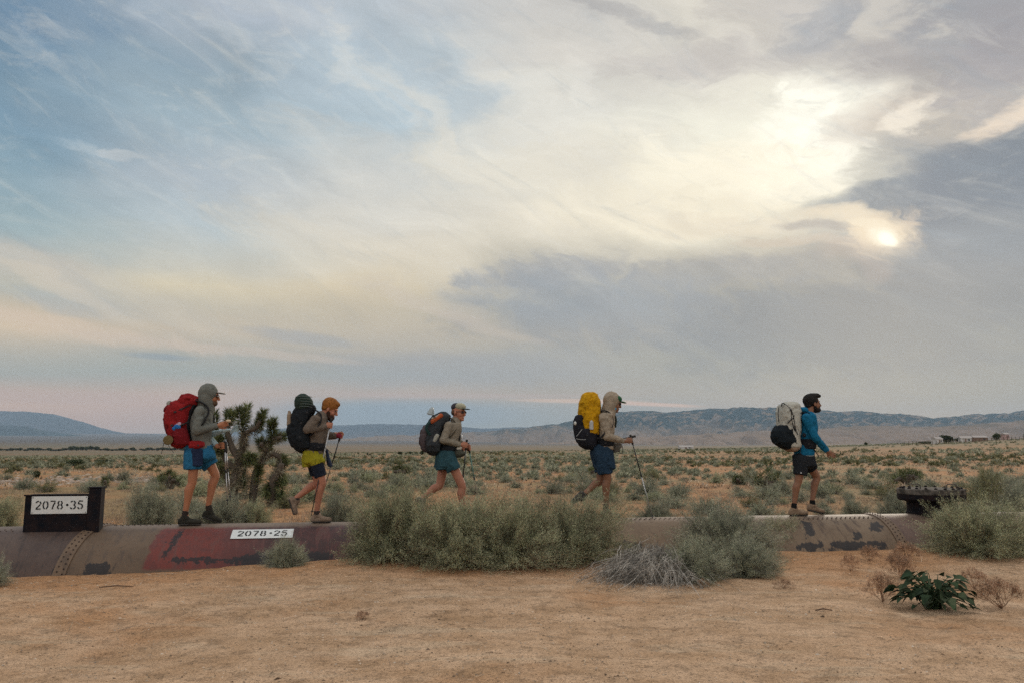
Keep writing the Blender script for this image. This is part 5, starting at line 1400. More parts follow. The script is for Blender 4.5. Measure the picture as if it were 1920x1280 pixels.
# ---------------------------------------------------------------- hiker 2 : ginger hair, dark beard, yellow shorts, black pack
def hiker2():
    o_ = (510, 720, 4.571); hs = 1.10
    Z, g, fr, H = person(o_, '', SKIN_B, (498, 212), hs, 10, 26, dict(
        neck=(428, 268), shN=(372, 305, -.17), elN=(305, 385, -.22), wrN=(462, 362, -.14), haN=(500, 352, -.10),
        shF=(420, 305, .17), elF=(470, 440, .20), wrF=(556, 440, .16), haF=(592, 438, .15),
        hiN=(372, 655, -.09), knN=(432, 838, -.09), anN=(385, 1075, -.05), heN=(360, 1140, -.05), toN=(485, 1150, -.05),
        hiF=(345, 655, .09), knF=(396, 845, .09), anF=(212, 968, .06), heF=(172, 985, .06), toF=(205, 1090, .06)))
    pc, hip = Z(395, 420), Z(358, 620)
    B = head_prims(H, fr, hs, g['neck'])
    B += [cone(g['neck'] - UPZ * .05, .070, pc, .092, 1.3), cone(pc, .092, hip, .088, 1.3), cone(g['shN'], .040, g['shF'], .040)]
    B += limb(g['shN'], g['elN'], g['wrN'], .042, .036, .026) + limb(g['shF'], g['elF'], g['wrF'], .042, .036, .026)
    axN = Z(508, 300, -.10) - Z(335, 1110, -.16); axF = Z(592, 430, .15) - Z(470, 775, .18)
    B += grip_hand(g['haN'], axN, PD, -PN) + grip_hand(g['haF'], axF, PD, PN)
    B += leg_prims(g['hiN'], g['knN'], g['anN'], g['heN'], g['toN'], .080, .062, .060) + leg_prims(g['hiF'], g['knF'], g['anF'], g['heF'], g['toF'], .080, .060, .060)
    o = mk_person('bearded man with ginger hair in a brown-grey shirt and yellow-green shorts', B, SKIN_B, (hip.x, hip.y, CROWN))
    BR = cloth('brown_grey_shirt', (.145,.115,.09)); YE = cloth('yellow_green_shorts', (.30,.27,.02)); DK = cloth('dark_liner', (.018,.022,.035)); GI = mat('ginger_hair', (.30,.115,.025), var=.3, scale=60, bump=.6, bscale=250); BD = mat('dark_beard', (.055,.025,.015), var=.3, scale=60, bump=.6, bscale=250)
    e = lambda c, a, b, d: ell(H(*c), a * hs, b * hs, d * hs, fr)
    solid('shirt', [lofts(Z, [(268, 395, 458, .10), (292, 345, 474, .17), (345, 322, 480, .185), (410, 318, 478, .18), (480, 322, 462, .165), (540, 300, 448, .165), (598, 280, 436, .172)]),
         cone(g['shN'], .066, g['elN'], .055), cone(g['elN'], .055, g['wrN'], .037, 1, 16, True, False), cone(g['shF'], .062, g['elF'], .052), cone(g['elF'], .050, g['wrF'], .037, 1, 16, True, False), cone(H(-.03, 0, -.13), .062, g['neck'] - UPZ * .03, .095, 1.2)], BR, o, .008, 3, .017, .09)
    solid('hair', [e((-.022, 0, .050), .106, .086, .096), e((.03, 0, .095), .06, .06, .035), e((-.06, 0, .0), .05, .07, .06)], GI, o, .006, 1, .008, .02)
    solid('beard', [e((.042, 0, -.085), .064, .058, .044), e((.02, 0, -.05), .045, .067, .05), e((.07, 0, -.11), .03, .035, .03)], BD, o, .006, 1, .006, .015)
    eyes(H, fr, hs, o)
    solid('shorts', [lofts(Z, [(570, 272, 434, .170), (620, 264, 446, .18), (668, 268, 452, .18)]), cone(Z(378, 640, -.09), .102, Z(392, 678, -.09), .102, 1, 20, True, False), cone(Z(335, 640, .09), .10, Z(312, 690, .09), .085, 1, 20, True, False), cone(Z(300, 640, -.02), .07, Z(300, 705, -.02), .055, 1.6, 20, True, False)], YE, o, .008, 3, .016, .08)
    solid('short_liner', [cone(Z(375, 660, -.09), .096, Z(418, 788, -.09), .082, 1, 20, True, False), cone(Z(352, 660, .09), .092, Z(380, 775, .09), .080, 1, 20, True, False)], DK, o, .008, 3, .006, .05)
    solid('glove', [cone(g['haF'] - PD * .06, .033, g['haF'] - PD * .02 , .040), ell(g['haF'] - PD * .01, .034, .038, .045)], cloth('red_glove', (.25,.03,.05)), o, .006, 1, .003, .03)
    shoes(g, {'N': ('anN', 'heN', 'toN'), 'F': ('anF', 'heF', 'toF')}, o, cloth('tan_shoe', (.25,.18,.13), .4), cloth('short_dark_sock', (.05,.04,.035)), 0.0)
    pole(Z, (506, 312, -.10), (335, 1128, -.16), 'trekking pole with a white upper part in the ginger hiker\'s raised near hand', white=mat('pole_white', (.5,.52,.53)), lower=CARB)
    pole(Z, (592, 425, .15), (412, 1010, .20), 'black trekking pole in the red-gloved far hand of the ginger hiker', lower=CARB)
    BK = cloth('black_pack_cloth', (.016,.019,.022), .3, 8); GN = cloth('dark_green_sack', (.028,.045,.036), .3, 8)
    c = Z(240, 400); p = empty('backpack', (c.x, c.y, Z(240, 575).z)); tag(p, 'tall black backpack with a round stuff sack on top, carried by the ginger bearded hiker', 'backpack')
    solid('main_bag', [lofts(Z, [(205, 205, 372, .12), (235, 185, 362, .15), (300, 168, 325, .17), (370, 150, 305, .175), (440, 152, 320, .175), (500, 168, 325, .17), (550, 200, 325, .14), (572, 232, 310, .12)])], BK, p, .009, 2, .024, .08)
    solid('mesh_pocket', [lofts(Z, [(350, 140, 190, .11), (400, 128, 190, .13), (460, 140, 210, .13), (530, 170, 240, .11)])], BK, p, .008, 2, .018, .05)
    solid('side_pocket', [lofts(Z, [(400, 215, 310, .04, -.165), (470, 205, 318, .055, -.17), (540, 220, 320, .04, -.16)])], BK, p, .007, 2, .008, .05)
    solid('lid', [lofts(Z, [(185, 300, 368, .11), (205, 250, 378, .12), (228, 240, 370, .11)])], BLACKC, p, .007, 2, .010, .05)
    strap('shoulder_strap', Z, [(360, 215, -.10), (400, 238, -.125), (420, 265, -.135), (424, 300, -.16), (405, 345, -.20), (330, 440, -.18)], p, w_=.030, th=.009)
    strap('shoulder_strap', Z, [(360, 215, .10), (410, 240, .12), (450, 290, .13), (470, 350, .12), (440, 440, .14)], p, w_=.030, th=.009)
    solid('hip_belt', [lofts(Z, [(505, 298, 462, .185), (535, 296, 460, .192), (562, 300, 456, .188)])], BLACKC, p, .008, 2, .006, .05)
    strap('dangling_strap', Z, [(205, 568, 0), (235, 615, 0), (268, 665, 0)], p, w_=.008, th=.003); strap('dangling_strap', Z, [(205, 568, 0), (192, 580, 0), (182, 590, 0)], p, w_=.008, th=.003)
    strap('dangling_strap', Z, [(450, 535, -.12), (485, 565, -.12), (512, 590, -.12)], p, w_=.010, th=.004)
    q = solid('stuff_sack', [lofts(Z, [(92, 232, 300, .11), (112, 205, 328, .14), (145, 195, 348, .15), (180, 195, 355, .15), (212, 205, 330, .13)])], GN, Z(270, 200), .008, 3, .010, .05, top=True); tag(q, 'round dark green stuff sack strapped on top of the tall black backpack', 'stuff sack')
    for k in range(5): 
        z_ = 105 + k * 22; strap('cord', Z, [(212 + abs(k - 2) * -5, z_, -.10), (255, z_ - 6, -.158), (310, z_ - 4, -.158), (345, z_ + 4, -.11)], q, w_=.004, th=.003, up=UPZ, m=mat('cord', (.10,.12,.11)))
    q = solid('bottle', [cone(Z(150, 262, -.02), .034, Z(150, 355, -.02), .038, 1, 16, True, False), cone(Z(148, 235, -.02), .020, Z(150, 262, -.02), .03)], mat('tan_bottle', (.26,.19,.13), rough=.5), Z(150, 355, -.02), .006, 1, .002, .03, top=True); tag(q, 'tan bottle standing in the rear pocket of the tall black backpack', 'bottle')
    pouch = solid('pouch', [lofts(Z, [(560, 455, 480, .03), (620, 465, 492, .035), (675, 470, 510, .035), (700, 480, 520, .03)])], cloth('navy_pouch', (.03,.04,.07)), Z(480, 630), .006, 1, .006, .04, top=True); tag(pouch, 'dark narrow pouch hanging from the front of the ginger hiker\'s hip belt', 'pouch')
hiker2()

# ---------------------------------------------------------------- hiker 3 : cap, face to the camera, teal shorts, dark grey pack
def hiker3():
    o_ = (760, 740, 6.4); hs = 1.04
    Z, g, fr, H = person(o_, '', SKIN_B, (640, 208), hs, 42, 4, dict(
        neck=(605, 318), shN=(520, 368, -.16), elN=(455, 540, -.20), wrN=(655, 597, -.12), haN=(722, 600, -.09),
        shF=(600, 360, .16), elF=(625, 540, .18), wrF=(705, 600, .10), haF=(762, 632, .07),
        hiN=(520, 770, -.09), knN=(682, 1085, -.09), anN=(690, 1385, -.06), heN=(655, 1460, -.06), toN=(815, 1470, -.06),
        hiF=(455, 770, .09), knF=(415, 1085, .09), anF=(205, 1235, .06), heF=(160, 1250, .06), toF=(205, 1400, .06)))
    pc, hip = Z(545, 500), Z(500, 720)
    B = head_prims(H, fr, hs, g['neck'])
    B += [cone(g['neck'] - UPZ * .05, .070, pc, .092, 1.3), cone(pc, .092, hip, .088, 1.3), cone(g['shN'], .040, g['shF'], .040)]
    B += limb(g['shN'], g['elN'], g['wrN'], .047, .038, .026) + limb(g['shF'], g['elF'], g['wrF'], .047, .038, .026)
    axN = Z(735, 560, -.09) - Z(690, 960, -.09); axF = Z(758, 600, .07) - Z(860, 1110, .12)
    B += grip_hand(g['haN'], axN, PD, -PN) + grip_hand(g['haF'], axF, PD, PN)
    B += leg_prims(g['hiN'], g['knN'], g['anN'], g['heN'], g['toN'], .080, .060, .058) + leg_prims(g['hiF'], g['knF'], g['anF'], g['heF'], g['toF'], .080, .060, .058)
    o = mk_person('smiling person in a cap, sunglasses and teal shorts turning towards the camera', B, SKIN_B, (hip.x, hip.y, CROWN))
    TN = cloth('tan_shirt', (.25,.215,.165)); TE = cloth('teal_shorts', (.033,.082,.098)); CR = cloth('cream_cap', (.40,.38,.27)); MESH = cloth('dark_cap_mesh', (.05,.045,.055))
    e = lambda c, a, b, d: ell(H(*c), a * hs, b * hs, d * hs, fr)
    solid('shirt', [lofts(Z, [(318, 565, 650, .09), (342, 490, 668, .16), (400, 452, 672, .175), (480, 440, 660, .165), (560, 432, 640, .15), (640, 420, 606, .155), (668, 416, 600, .165)]),
         cone(g['shN'], .060, g['elN'], .052), cone(g['elN'], .052, g['wrN'], .036, 1, 16, True, False), cone(g['shF'], .058, g['elF'], .050), cone(g['elF'], .048, g['wrF'], .036, 1, 16, True, False), cone(H(-.02, 0, -.11), .066, g['neck'], .078)], TN, o, .008, 3, .009, .06)
    solid('cap_crown', [e((.020, 0, .078), .082, .080, .056)], CR, o, .005, 1)
    solid('cap_mesh', [e((-.040, 0, .070), .080, .083, .062)], MESH, o, .005, 1)
    solid('cap_bill', [ell(H(.120, 0, .052), .060 * hs, .068 * hs, .009 * hs, fr)], cloth('cap_bill_dark', (.04,.045,.035)), o, .004, 1)
    solid('hair', [e((-.035, 0, .0), .075, .080, .060)], mat('brown_hair_short', (.10,.05,.03), var=.3), o, .005, 1, .004, .02)
    sunglasses(H, fr, hs, o)
    solid('teeth', [ell(H(.0955, 0, -.063), .006 * hs, .018 * hs, .0055 * hs, fr)], mat('teeth_white', (.75,.72,.68), rough=.4), o, .002, 1)
    solid('shorts', [lofts(Z, [(652, 402, 588, .165), (720, 372, 604, .178), (800, 362, 622, .18), (850, 362, 636, .18)]), cone(Z(520, 770, -.09), .10, Z(578, 895, -.09), .105, 1, 20, True, False), cone(Z(455, 770, .09), .10, Z(428, 880, .09), .10, 1, 20, True, False), cone(Z(430, 780, -.05), .08, Z(445, 885, -.05), .09, 1.2, 20, True, False)], TE, o, .008, 3, .016, .08)
    shoes(g, {'N': ('anN', 'heN', 'toN'), 'F': ('anF', 'heF', 'toF')}, o, cloth('grey_shoe', (.15,.13,.11)), cloth('grey_sock', (.12,.11,.10)), .1)
    pole(Z, (736, 565, -.09), (640, 1475, -.09), 'dark left-leaning trekking pole held by the hiker with the teal shorts', lower=CARB)
    pole(Z, (757, 605, .07), (912, 1480, .12), 'right-leaning trekking pole with a green section held by the hiker in teal shorts', white=mat('pole_green', (.12,.25,.22)), lower=mat('pole_tan', (.22,.18,.13)))
    DG = cloth('dark_grey_pack', (.038,.042,.046), .3, 8); MG = cloth('mauve_grey_pocket', (.085,.065,.068), .3, 8); GT = cloth('dark_teal_strap', (.02,.045,.042))
    c = Z(300, 500); p = empty('backpack', (c.x, c.y, Z(320, 705).z)); tag(p, 'dark grey rounded backpack on the back of the hiker with the teal shorts', 'backpack')
    solid('main_bag', [lofts(Z, [(222, 400, 500, .10), (252, 335, 535, .14), (300, 292, 528, .16), (370, 262, 470, .17), (450, 240, 445, .175), (530, 225, 435, .175), (610, 225, 430, .17), (670, 250, 415, .15), (702, 290, 385, .12)])], DG, p, .009, 2, .024, .08)
    solid('front_pocket', [lofts(Z, [(370, 222, 290, .10), (430, 188, 280, .13), (510, 170, 260, .14), (580, 168, 250, .135), (640, 190, 260, .12), (675, 225, 275, .10)])], MG, p, .008, 3, .016, .08)
    solid('side_pocket', [lofts(Z, [(520, 300, 415, .04, -.16), (600, 250, 420, .055, -.165), (670, 270, 410, .04, -.15)])], DG, p, .007, 2, .008, .05)
    strap('roll_top_strap', Z, [(330, 300, -.12), (270, 345, -.165), (255, 410, -.178), (300, 480, -.182)], p, GT, .020, .006, up=PD)
    strap('shoulder_strap', Z, [(505, 262, -.09), (560, 285, -.115), (600, 330, -.13), (612, 400, -.145), (575, 460, -.17), (470, 600, -.165)], p, m=cloth('olive_strap', (.09,.075,.05)), w_=.026, th=.008)
    strap('shoulder_strap', Z, [(505, 262, .09), (590, 300, .11), (655, 360, .12), (670, 430, .11), (640, 520, .13)], p, m=STRAPM, w_=.026, th=.008)
    solid('hip_belt', [lofts(Z, [(612, 402, 622, .172), (640, 398, 612, .178), (662, 398, 606, .178)])], BLACKC, p, .008, 2, .005, .05)
    q = solid('chest_bag', [lofts(Z, [(455, 560, 650, .09, -.03), (490, 545, 665, .10, -.03), (540, 540, 655, .09, -.03)])], BLACKC, Z(600, 540), .007, 2, .006, .04, top=True); tag(q, 'small black bag across the chest of the hiker with the teal shorts', 'bag')
    q = solid('fanny_pack', [lofts(Z, [(668, 580, 690, .12, -.02), (700, 560, 722, .12, -.02), (728, 555, 700, .10, -.02)])], cloth('grey_green_pack', (.085,.085,.065)), Z(640, 728), .007, 2, .006, .04, top=True); tag(q, 'grey-green pouch at the waist of the hiker with the teal shorts', 'pouch')
    q = solid('bottle', [cone(Z(318, 165, -.02), .030, Z(300, 235, -.02), .055, 1, 18, False, False), cone(Z(322, 160, -.02), .022, Z(318, 168, -.02), .03)], mat('clear_plastic', (.30,.34,.34), rough=.3, spec=.5), Z(300, 240), .006, 1, .004, .02, top=True); tag(q, 'clear grey plastic bottle poking from the top of the dark grey backpack', 'bottle')
    q = solid('jacket_roll', [cone(Z(330, 318, -.13), .034, Z(425, 250, -.13), .034, 1.6, 16)], cloth('orange_cloth', (.38,.085,.03)), Z(380, 290, -.13), .006, 1, .006, .03, top=True); tag(q, 'orange rolled cloth strapped to the top of the dark grey backpack', 'cloth')
    strap('cord', Z, [(315, 280, -.155), (360, 262, -.17), (410, 232, -.15)], q, mat('cream_cord', (.5,.45,.36)), .008, .004, up=UPZ)
    q = solid('cup', [cone(Z(350, 550, -.19), .028, Z(380, 490, -.19), .032, 1, 16)], cloth('pale_cup', (.33,.32,.27)), Z(365, 520, -.19), .006, 1, .003, .03, top=True); tag(q, 'pale grey bundle in the side pocket of the dark grey backpack', 'bundle')
    q = solid('phone', [ell(Z(678, 500, -.13), .012, .03, .035)], mat('white_plastic', (.6,.6,.58), rough=.4), Z(678, 500, -.13), .004, 1, 0, .1, top=True); tag(q, 'small white device clipped before the chest of the hiker with the teal shorts', 'device')
hiker3()

# ---------------------------------------------------------------- hiker 4 : beige hood, green cap, yellow-topped pack
def hiker4():
    o_ = (1050, 720, 4.925); hs = 1.10
    Z, g, fr, H = person(o_, '', SKIN_C, (492, 172), hs, 0, 14, dict(
        neck=(452, 252), shN=(405, 300, -.17), elN=(432, 478, -.20), wrN=(590, 522, -.14), haN=(648, 516, -.12),
        shF=(430, 300, .17), elF=(455, 480, .20), wrF=(500, 575, .16), haF=(530, 600, .14),
        hiN=(392, 640, -.09), knN=(440, 862, -.09), anN=(425, 1100, -.05), heN=(395, 1190, -.05), toN=(535, 1195, -.05),
        hiF=(380, 640, .09), knF=(372, 895, .09), anF=(235, 1000, .06), heF=(205, 1010, .06), toF=(130, 1085, .06)))
    pc, hip = Z(415, 410), Z(388, 600)
    B = head_prims(H, fr, hs, g['neck'])
    B += [cone(g['neck'] - UPZ * .05, .070, pc, .092, 1.3), cone(pc, .092, hip, .088, 1.3), cone(g['shN'], .040, g['shF'], .040)]
    B += limb(g['shN'], g['elN'], g['wrN'], .042, .036, .026) + limb(g['shF'], g['elF'], g['wrF'], .042, .036, .026)
    axN = Z(655, 480, -.12) - Z(690, 650, -.115); axF = Z(540, 560, .14) - Z(620, 1000, .16)
    B += grip_hand(g['haN'], axN, PD, -PN) + grip_hand(g['haF'], axF, PD, PN)
    B += leg_prims(g['hiN'], g['knN'], g['anN'], g['heN'], g['toN'], .080, .062, .060) + leg_prims(g['hiF'], g['knF'], g['anF'], g['heF'], g['toF'], .080, .058, .058)
    o = mk_person('man in a beige hooded shirt, green cap and navy shorts planting a pole', B, SKIN_C, (hip.x, hip.y, CROWN))
    BE = cloth('beige_shirt', (.33,.27,.20)); NV = cloth('navy_shorts', (.022,.045,.075)); GC = cloth('green_cap', (.03,.12,.06))
    e = lambda c, a, b, d: ell(H(*c), a * hs, b * hs, d * hs, fr)
    solid('shirt', [lofts(Z, [(252, 405, 480, .10), (280, 355, 492, .17), (340, 338, 500, .185), (420, 336, 494, .175), (500, 342, 480, .165), (560, 342, 480, .17), (596, 345, 480, .175)]),
         cone(g['shN'], .066, g['elN'], .058), cone(g['elN'], .056, g['wrN'], .038, 1, 16, True, False), cone(g['shF'], .064, g['elF'], .055), cone(g['elF'], .050, g['wrF'], .038, 1, 16, True, False)], BE, o, .008, 3, .017, .09)
    solid('hood', [e((-.036, 0, .032), .112, .102, .122), cone(H(-.04, 0, -.02), .092 * hs, Z(432, 275), .095, 1.1), cone(H(-.02, 0, -.08), .072 * hs, Z(455, 290), .085, 1.2)], BE, o, .007, 3, .006, .05)
    solid('cap_crown', [e((.030, 0, .070), .078, .080, .050)], GC, o, .005, 1)
    solid('cap_bill', [ell(H(.122, 0, .045), .058 * hs, .066 * hs, .009 * hs, fr)], GC, o, .004, 1)
    solid('neck_gaiter', [e((.012, 0, -.078), .050, .073, .034), cone(H(-.02, 0, -.08), .062, g['neck'], .070)], cloth('light_blue_gaiter', (.06,.30,.48)), o, .006, 1, .004, .03)
    sunglasses(H, fr, hs, o)
    solid('shorts', [lofts(Z, [(572, 294, 468, .172), (640, 288, 482, .182), (720, 310, 494, .185), (770, 325, 500, .185)]), cone(Z(395, 660, -.09), .105, Z(418, 822, -.09), .105, 1, 20, True, False), cone(Z(390, 660, .09), .10, Z(385, 815, .09), .10, 1, 20, True, False)], NV, o, .008, 3, .016, .08)
    shoes(g, {'N': ('anN', 'heN', 'toN'), 'F': ('anF', 'heF', 'toF')}, o, cloth('grey_black_shoe', (.07,.065,.06)), cloth('dark_low_sock', (.04,.035,.035)), .1)
    pole(Z, (655, 488, -.12), (864, 1262, -.10), 'long trekking pole planted on the bare pipe by the hiker with the yellow pack')
    pole(Z, (684, 480, -.10), (470, 520, .80), 'second trekking pole held level in the same hand by the hiker with the yellow pack', lower=CARB)
    strap('pole_loop', Z, [(560, 548, .05), (548, 600, .05), (556, 632, .05), (574, 632, .05), (580, 600, .05), (568, 548, .05)], o, w_=.010, th=.004)
    YP = cloth('yellow_pack_cloth', (.52,.27,.008), .3, 7); BK = cloth('black_pocket_cloth', (.020,.020,.026), .3, 8)
    c = Z(250, 400); p = empty('backpack', (c.x, c.y, Z(250, 585).z)); tag(p, 'backpack with a tall mustard yellow roll-top above a black pocket', 'backpack')
    solid('roll_top', [lofts(Z, [(98, 214, 338, .10), (125, 204, 352, .13), (190, 184, 360, .15), (260, 180, 358, .155), (320, 190, 350, .16), (400, 205, 348, .16), (450, 205, 345, .16)], e=3.2)], YP, p, .008, 2, .026, .07)
    solid('lower_bag', [lofts(Z, [(410, 160, 345, .165), (460, 150, 345, .17), (520, 160, 342, .165), (560, 185, 335, .15), (585, 215, 305, .12)])], BK, p, .009, 3, .010, .07)
    solid('mesh_pocket', [lofts(Z, [(292, 148, 210, .10), (340, 130, 212, .12), (400, 130, 225, .13), (470, 140, 240, .14), (530, 160, 250, .13), (570, 190, 270, .11)])], BK, p, .008, 3, .012, .05)
    solid('back_panel', [lofts(Z, [(210, 348, 368, .12), (330, 330, 352, .13), (450, 335, 352, .13), (560, 330, 350, .12)])], BLACKC, p, .008, 2, .004, .05)
    strap('shoulder_strap', Z, [(352, 262, -.10), (390, 242, -.12), (440, 250, -.13), (478, 285, -.14), (490, 340, -.15), (478, 400, -.17)], p, w_=.028, th=.008)
    strap('shoulder_strap', Z, [(352, 262, .10), (400, 245, .12), (470, 270, .13), (505, 330, .13), (490, 420, .13)], p, w_=.028, th=.008)
    strap('side_strap', Z, [(340, 500, -.17), (372, 490, -.19), (405, 460, -.25), (412, 440, -.23)], p, w_=.014, th=.004, up=UPZ)
    solid('hip_belt', [lofts(Z, [(505, 334, 484, .186), (535, 332, 490, .194), (565, 336, 486, .190)])], BLACKC, p, .008, 2, .005, .05)
    CW = mat('white_cord', (.42,.42,.40))
    strap('cord', Z, [(205, 412, -.168), (175, 450, -.172), (150, 480, -.165)], p, CW, .004, .003); strap('cord', Z, [(150, 500, -.165), (190, 508, -.176), (240, 508, -.176)], p, CW, .004, .003)
    q = solid('bottle', [cone(Z(290, 352, -.175), .030, Z(290, 418, -.175), .032, 1, 16, True, False), cone(Z(290, 338, -.175), .016, Z(290, 352, -.175), .02)], mat('clear_bottle', (.40,.40,.38), rough=.3, spec=.5), Z(290, 418, -.175), .006, 1, 0, .1, top=True); tag(q, 'clear bottle at the side of the yellow and black backpack', 'bottle')
    q = solid('patch', [ell(Z(140, 358, -.09), .020, .02, .028)], mat('white_patch', (.55,.55,.52)), Z(140, 358, -.09), .004, 1, .002, .02, top=True); tag(q, 'small white item in the rear pocket of the yellow and black backpack', 'tag')
    q = solid('chest_pouch', [lofts(Z, [(290, 486, 515, .05), (340, 488, 522, .06), (395, 486, 515, .05)])], cloth('dark_olive_pouch', (.04,.045,.035)), Z(500, 395), .006, 1, .004, .04, top=True); tag(q, 'dark pouch on the chest of the hiker in beige', 'pouch')
    q = solid('fanny_pack', [lofts(Z, [(545, 480, 560, .08, .04), (580, 475, 565, .09, .04), (620, 480, 530, .07, .04)])], cloth('grey_fanny', (.16,.15,.13)), Z(520, 620), .006, 1, .006, .04, top=True); tag(q, 'grey waist pouch in front of the hiker in beige', 'pouch')
hiker4()

# ---------------------------------------------------------------- hiker 5 : blue jacket, black shorts, grey pack
def hiker5():
    o_ = (1430, 720, 4.923); hs = 1.12
    Z, g, fr, H = person(o_, '', SKIN_C, (462, 178), hs, 4, -2, dict(
        neck=(425, 262), shN=(405, 310, -.17), elN=(475, 478, -.21), wrN=(592, 612, -.17), haN=(620, 640, -.17),
        shF=(405, 310, .17), elF=(375, 470, .22), wrF=(345, 600, .20), haF=(340, 620, .2),
        hiN=(350, 700, -.09), knN=(330, 892, -.09), anN=(292, 1090, -.07), heN=(262, 1185, -.07), toN=(395, 1192, -.07),
        hiF=(395, 700, .09), knF=(503, 856, .09), anF=(458, 1062, .07), heF=(432, 1140, .07), toF=(550, 1165, .07)))
    pc, hip = Z(405, 430), Z(378, 650)
    B = head_prims(H, fr, hs, g['neck'])
    B += [cone(g['neck'] - UPZ * .05, .070, pc, .092, 1.3), cone(pc, .092, hip, .088, 1.3), cone(g['shN'], .040, g['shF'], .040)]
    B += limb(g['shN'], g['elN'], g['wrN'], .042, .036, .026) + limb(g['shF'], g['elF'], g['wrF'], .042, .036, .026)
    B += open_hand(g['wrN'], PD * .8 - UPZ * .55, -PN, 28) + open_hand(g['wrF'], -UPZ * .9 + PD * .1, PN, 25, -1)
    B += leg_prims(g['hiN'], g['knN'], g['anN'], g['heN'], g['toN'], .080, .058, .058) + leg_prims(g['hiF'], g['knF'], g['anF'], g['heF'], g['toF'], .080, .058, .058)
    o = mk_person('bareheaded dark-haired bearded man in a bright blue jacket and black shorts leading the line', B, SKIN_C, (hip.x, hip.y, CROWN))
    BL = cloth('bright_blue_jacket', (.010,.13,.24)); BS = cloth('black_shorts', (.020,.022,.025)); HR = mat('black_hair', (.014,.011,.009), var=.3, scale=50, bump=.6, bscale=250)
    e = lambda c, a, b, d: ell(H(*c), a * hs, b * hs, d * hs, fr)
    solid('jacket', [lofts(Z, [(262, 385, 442, .10), (290, 348, 464, .17), (345, 334, 470, .185), (420, 334, 482, .18), (500, 332, 458, .165), (580, 314, 452, .165), (650, 312, 450, .172)]),
         cone(g['shN'], .068, g['elN'], .058), cone(g['elN'], .057, g['wrN'], .040, 1, 16, True, False), cone(g['shF'], .066, g['elF'], .056), cone(g['elF'], .055, g['wrF'], .040, 1, 16, True, False)], BL, o, .008, 3, .015, .09)
    solid('hood', [ell(Z(372, 238), .075, .10, .050, (PD, PN, UPZ)), ell(Z(415, 265), .085, .105, .035, ((PD * .9 - UPZ * .45).normalized(), PN, (PD * .45 + UPZ * .9).normalized()))], BL, o, .007, 3, .007, .05)
    solid('hem', [lofts(Z, [(652, 310, 452, .174), (660, 310, 453, .175)])], cloth('pale_hem', (.30,.33,.33)), o, .007, 1)
    solid('hair', [e((-.030, 0, .045), .104, .086, .094), e((.045, 0, .110), .065, .055, .034), e((.090, 0, .105), .030, .040, .022), e((-.07, 0, .0), .045, .065, .06), e((.0, 0, .10), .08, .07, .045)], HR, o, .006, 1, .009, .022)
    solid('beard', [e((.046, 0, -.086), .060, .056, .042), e((.012, 0, -.055), .040, .068, .045), e((.088, 0, -.050), .014, .026, .008)], HR, o, .006, 1, .005, .015)
    eyes(H, fr, hs, o)
    solid('shorts', [lofts(Z, [(655, 292, 455, .170), (700, 300, 462, .18), (750, 302, 478, .182)]), cone(Z(355, 700, -.09), .100, Z(346, 832, -.09), .100, 1, 20, True, False), cone(Z(400, 700, .09), .095, Z(458, 785, .09), .090, 1, 20, True, False)], BS, o, .008, 3, .009, .06)
    solid('shorts_tag', [ell(Z(354, 816, -.192), .016, .004, .009)], mat('white_tag', (.6,.6,.6)), o, .003, 1)
    shoes(g, {'N': ('anN', 'heN', 'toN'), 'F': ('anF', 'heF', 'toF')}, o, cloth('sandy_shoe', (.26,.18,.12), .4), cloth('black_sock', (.012,.012,.012)), .05)
    TG = cloth('grey_white_pack', (.44,.43,.37), .3, 7); TB = cloth('tan_pack_base', (.34,.24,.17)); MP = cloth('black_mesh_pocket', (.014,.019,.023), .4, 10)
    c = Z(240, 400); p = empty('backpack', (c.x, c.y, Z(240, 605).z)); tag(p, 'pale grey backpack with a black mesh pocket on the leading hiker in blue', 'backpack')
    solid('main_bag', [lofts(Z, [(210, 160, 332, .13), (250, 148, 335, .15), (320, 145, 330, .165), (400, 150, 332, .17), (480, 158, 332, .17), (545, 175, 332, .165), (572, 185, 330, .16)])], TG, p, .009, 2, .022, .07)
    solid('roll_top', [lofts(Z, [(182, 175, 325, .12), (200, 168, 332, .135), (222, 172, 330, .13)])], TG, p, .008, 2, .010, .05)
    solid('front_panel', [lofts(Z, [(195, 150, 235, .11), (250, 138, 250, .135), (310, 142, 250, .135), (360, 150, 240, .12)])], TG, p, .008, 2, .010, .05)
    solid('base_panel', [lofts(Z, [(572, 188, 328, .155), (595, 205, 322, .145), (610, 232, 300, .13)])], TB, p, .008, 2, .006, .05)
    solid('mesh_pocket', [lofts(Z, [(352, 196, 226, .10), (385, 128, 268, .15), (430, 98, 300, .172), (480, 90, 318, .182), (530, 105, 325, .182), (565, 148, 318, .170), (582, 180, 290, .15)])], MP, p, .009, 3, .010, .06)
    MS = cloth('pocket_edge', (.03,.035,.04))
    strap('buckle_strap', Z, [(172, 200, -.13), (185, 172, -.10), (215, 190, -.10), (262, 238, -.155), (285, 310, -.172), (300, 400, -.176), (322, 465, -.175)], p, w_=.016, th=.005)
    strap('side_strap', Z, [(292, 285, -.168), (268, 320, -.172), (230, 355, -.168)], p, w_=.014, th=.005); strap('side_strap', Z, [(262, 250, -.158), (268, 330, -.172), (300, 440, -.178)], p, w_=.012, th=.005)
    strap('daisy_chain', Z, [(150, 212, -.12), (143, 260, -.13), (146, 320, -.135), (152, 350, -.13)], p, w_=.010, th=.004)
    strap('shoulder_strap', Z, [(338, 262, -.10), (380, 262, -.125), (425, 272, -.135), (455, 305, -.14), (462, 345, -.14)], p, w_=.026, th=.008)
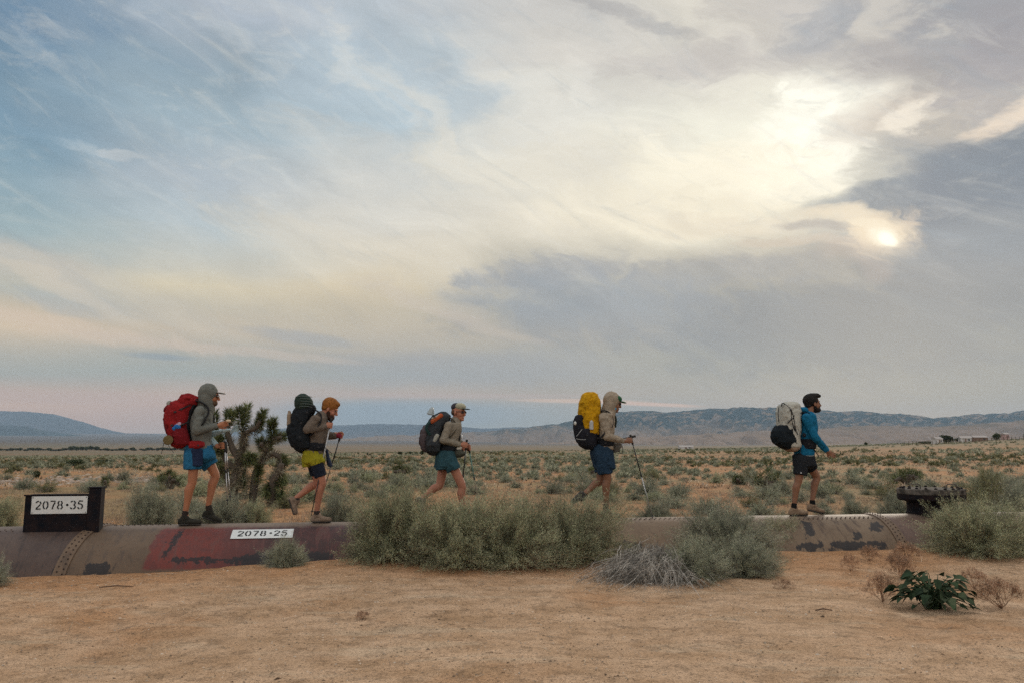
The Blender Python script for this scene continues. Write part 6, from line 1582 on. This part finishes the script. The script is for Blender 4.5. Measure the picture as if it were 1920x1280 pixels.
    strap('shoulder_strap', Z, [(338, 262, .10), (390, 262, .12), (460, 300, .12), (470, 380, .12)], p, w_=.026, th=.008)
    strap('chest_strap_end', Z, [(466, 352, -.10), (490, 370, -.12), (512, 390, -.12)], p, w_=.009, th=.004)
    solid('hip_belt', [lofts(Z, [(508, 322, 462, .186), (545, 320, 468, .196), (590, 322, 462, .190)])], BLACKC, p, .008, 2, .005, .05)
    solid('belt_buckle_pad', [ell(Z(385, 468, -.20), .028, .03, .035)], BLACKC, p, .006, 1, .003, .03)
    strap('dangling_strap', Z, [(455, 575, -.14), (490, 620, -.15), (522, 672, -.15)], p, w_=.011, th=.004); strap('dangling_strap', Z, [(162, 582, 0), (140, 600, 0), (122, 612, 0)], p, w_=.009, th=.003); strap('dangling_strap', Z, [(348, 590, -.178), (348, 650, -.18)], p, w_=.008, th=.004)
hiker5()
bake_pending()

def buckles(o_, pts, name):
    ox, oy, s = o_
    root = [q for q in C.objects if q.type == 'EMPTY' and q.name.startswith('backpack')][name]
    for zx, zy, l in pts:
        c = J(ox + zx / s, oy + zy / s, l); b = MB()
        b.box(-.016, .016, -.006, .006, -.011, .011, .002, Matrix.Translation(c) @ Matrix.Rotation(YAW, 4, 'Z')); b.build('buckle', CARB, root)
bpy.context.view_layer.update()
buckles((280, 700, 4.267), [(255, 284, -.20), (205, 306, -.195), (270, 402, -.205), (180, 412, -.20), (388, 572, -.215)], 0)
buckles((510, 720, 4.571), [(300, 240, -.17), (250, 330, -.19), (240, 450, -.215), (400, 538, -.21)], 1)
buckles((760, 740, 6.4), [(345, 258, -.19), (360, 420, -.19), (300, 600, -.225)], 2)
buckles((1050, 720, 4.925), [(250, 470, -.19), (380, 488, -.21), (420, 540, -.21)], 3)
buckles((1430, 720, 4.923), [(268, 318, -.20), (262, 238, -.175), (425, 548, -.215)], 4)
# ================================================================== the air
hz = MB(); hz.box(-15000, 15000, -3000, 14000, -12, 680)
hm = bpy.data.materials.new('haze'); hm.use_nodes = True; ht = NT(hm.node_tree); ht.n.remove(ht.n['Principled BSDF'])
pv = ht.new('ShaderNodeVolumePrincipled'); pv.inputs['Color'].default_value = (.62, .80, 1.0, 1); pv.inputs['Density'].default_value = HAZE; pv.inputs['Anisotropy'].default_value = 0.0
ht.l.new(pv.outputs[0], ht.n['Material Output'].inputs['Volume'])
ho = hz.build('haze', hm); tag(ho, kind='stuff')
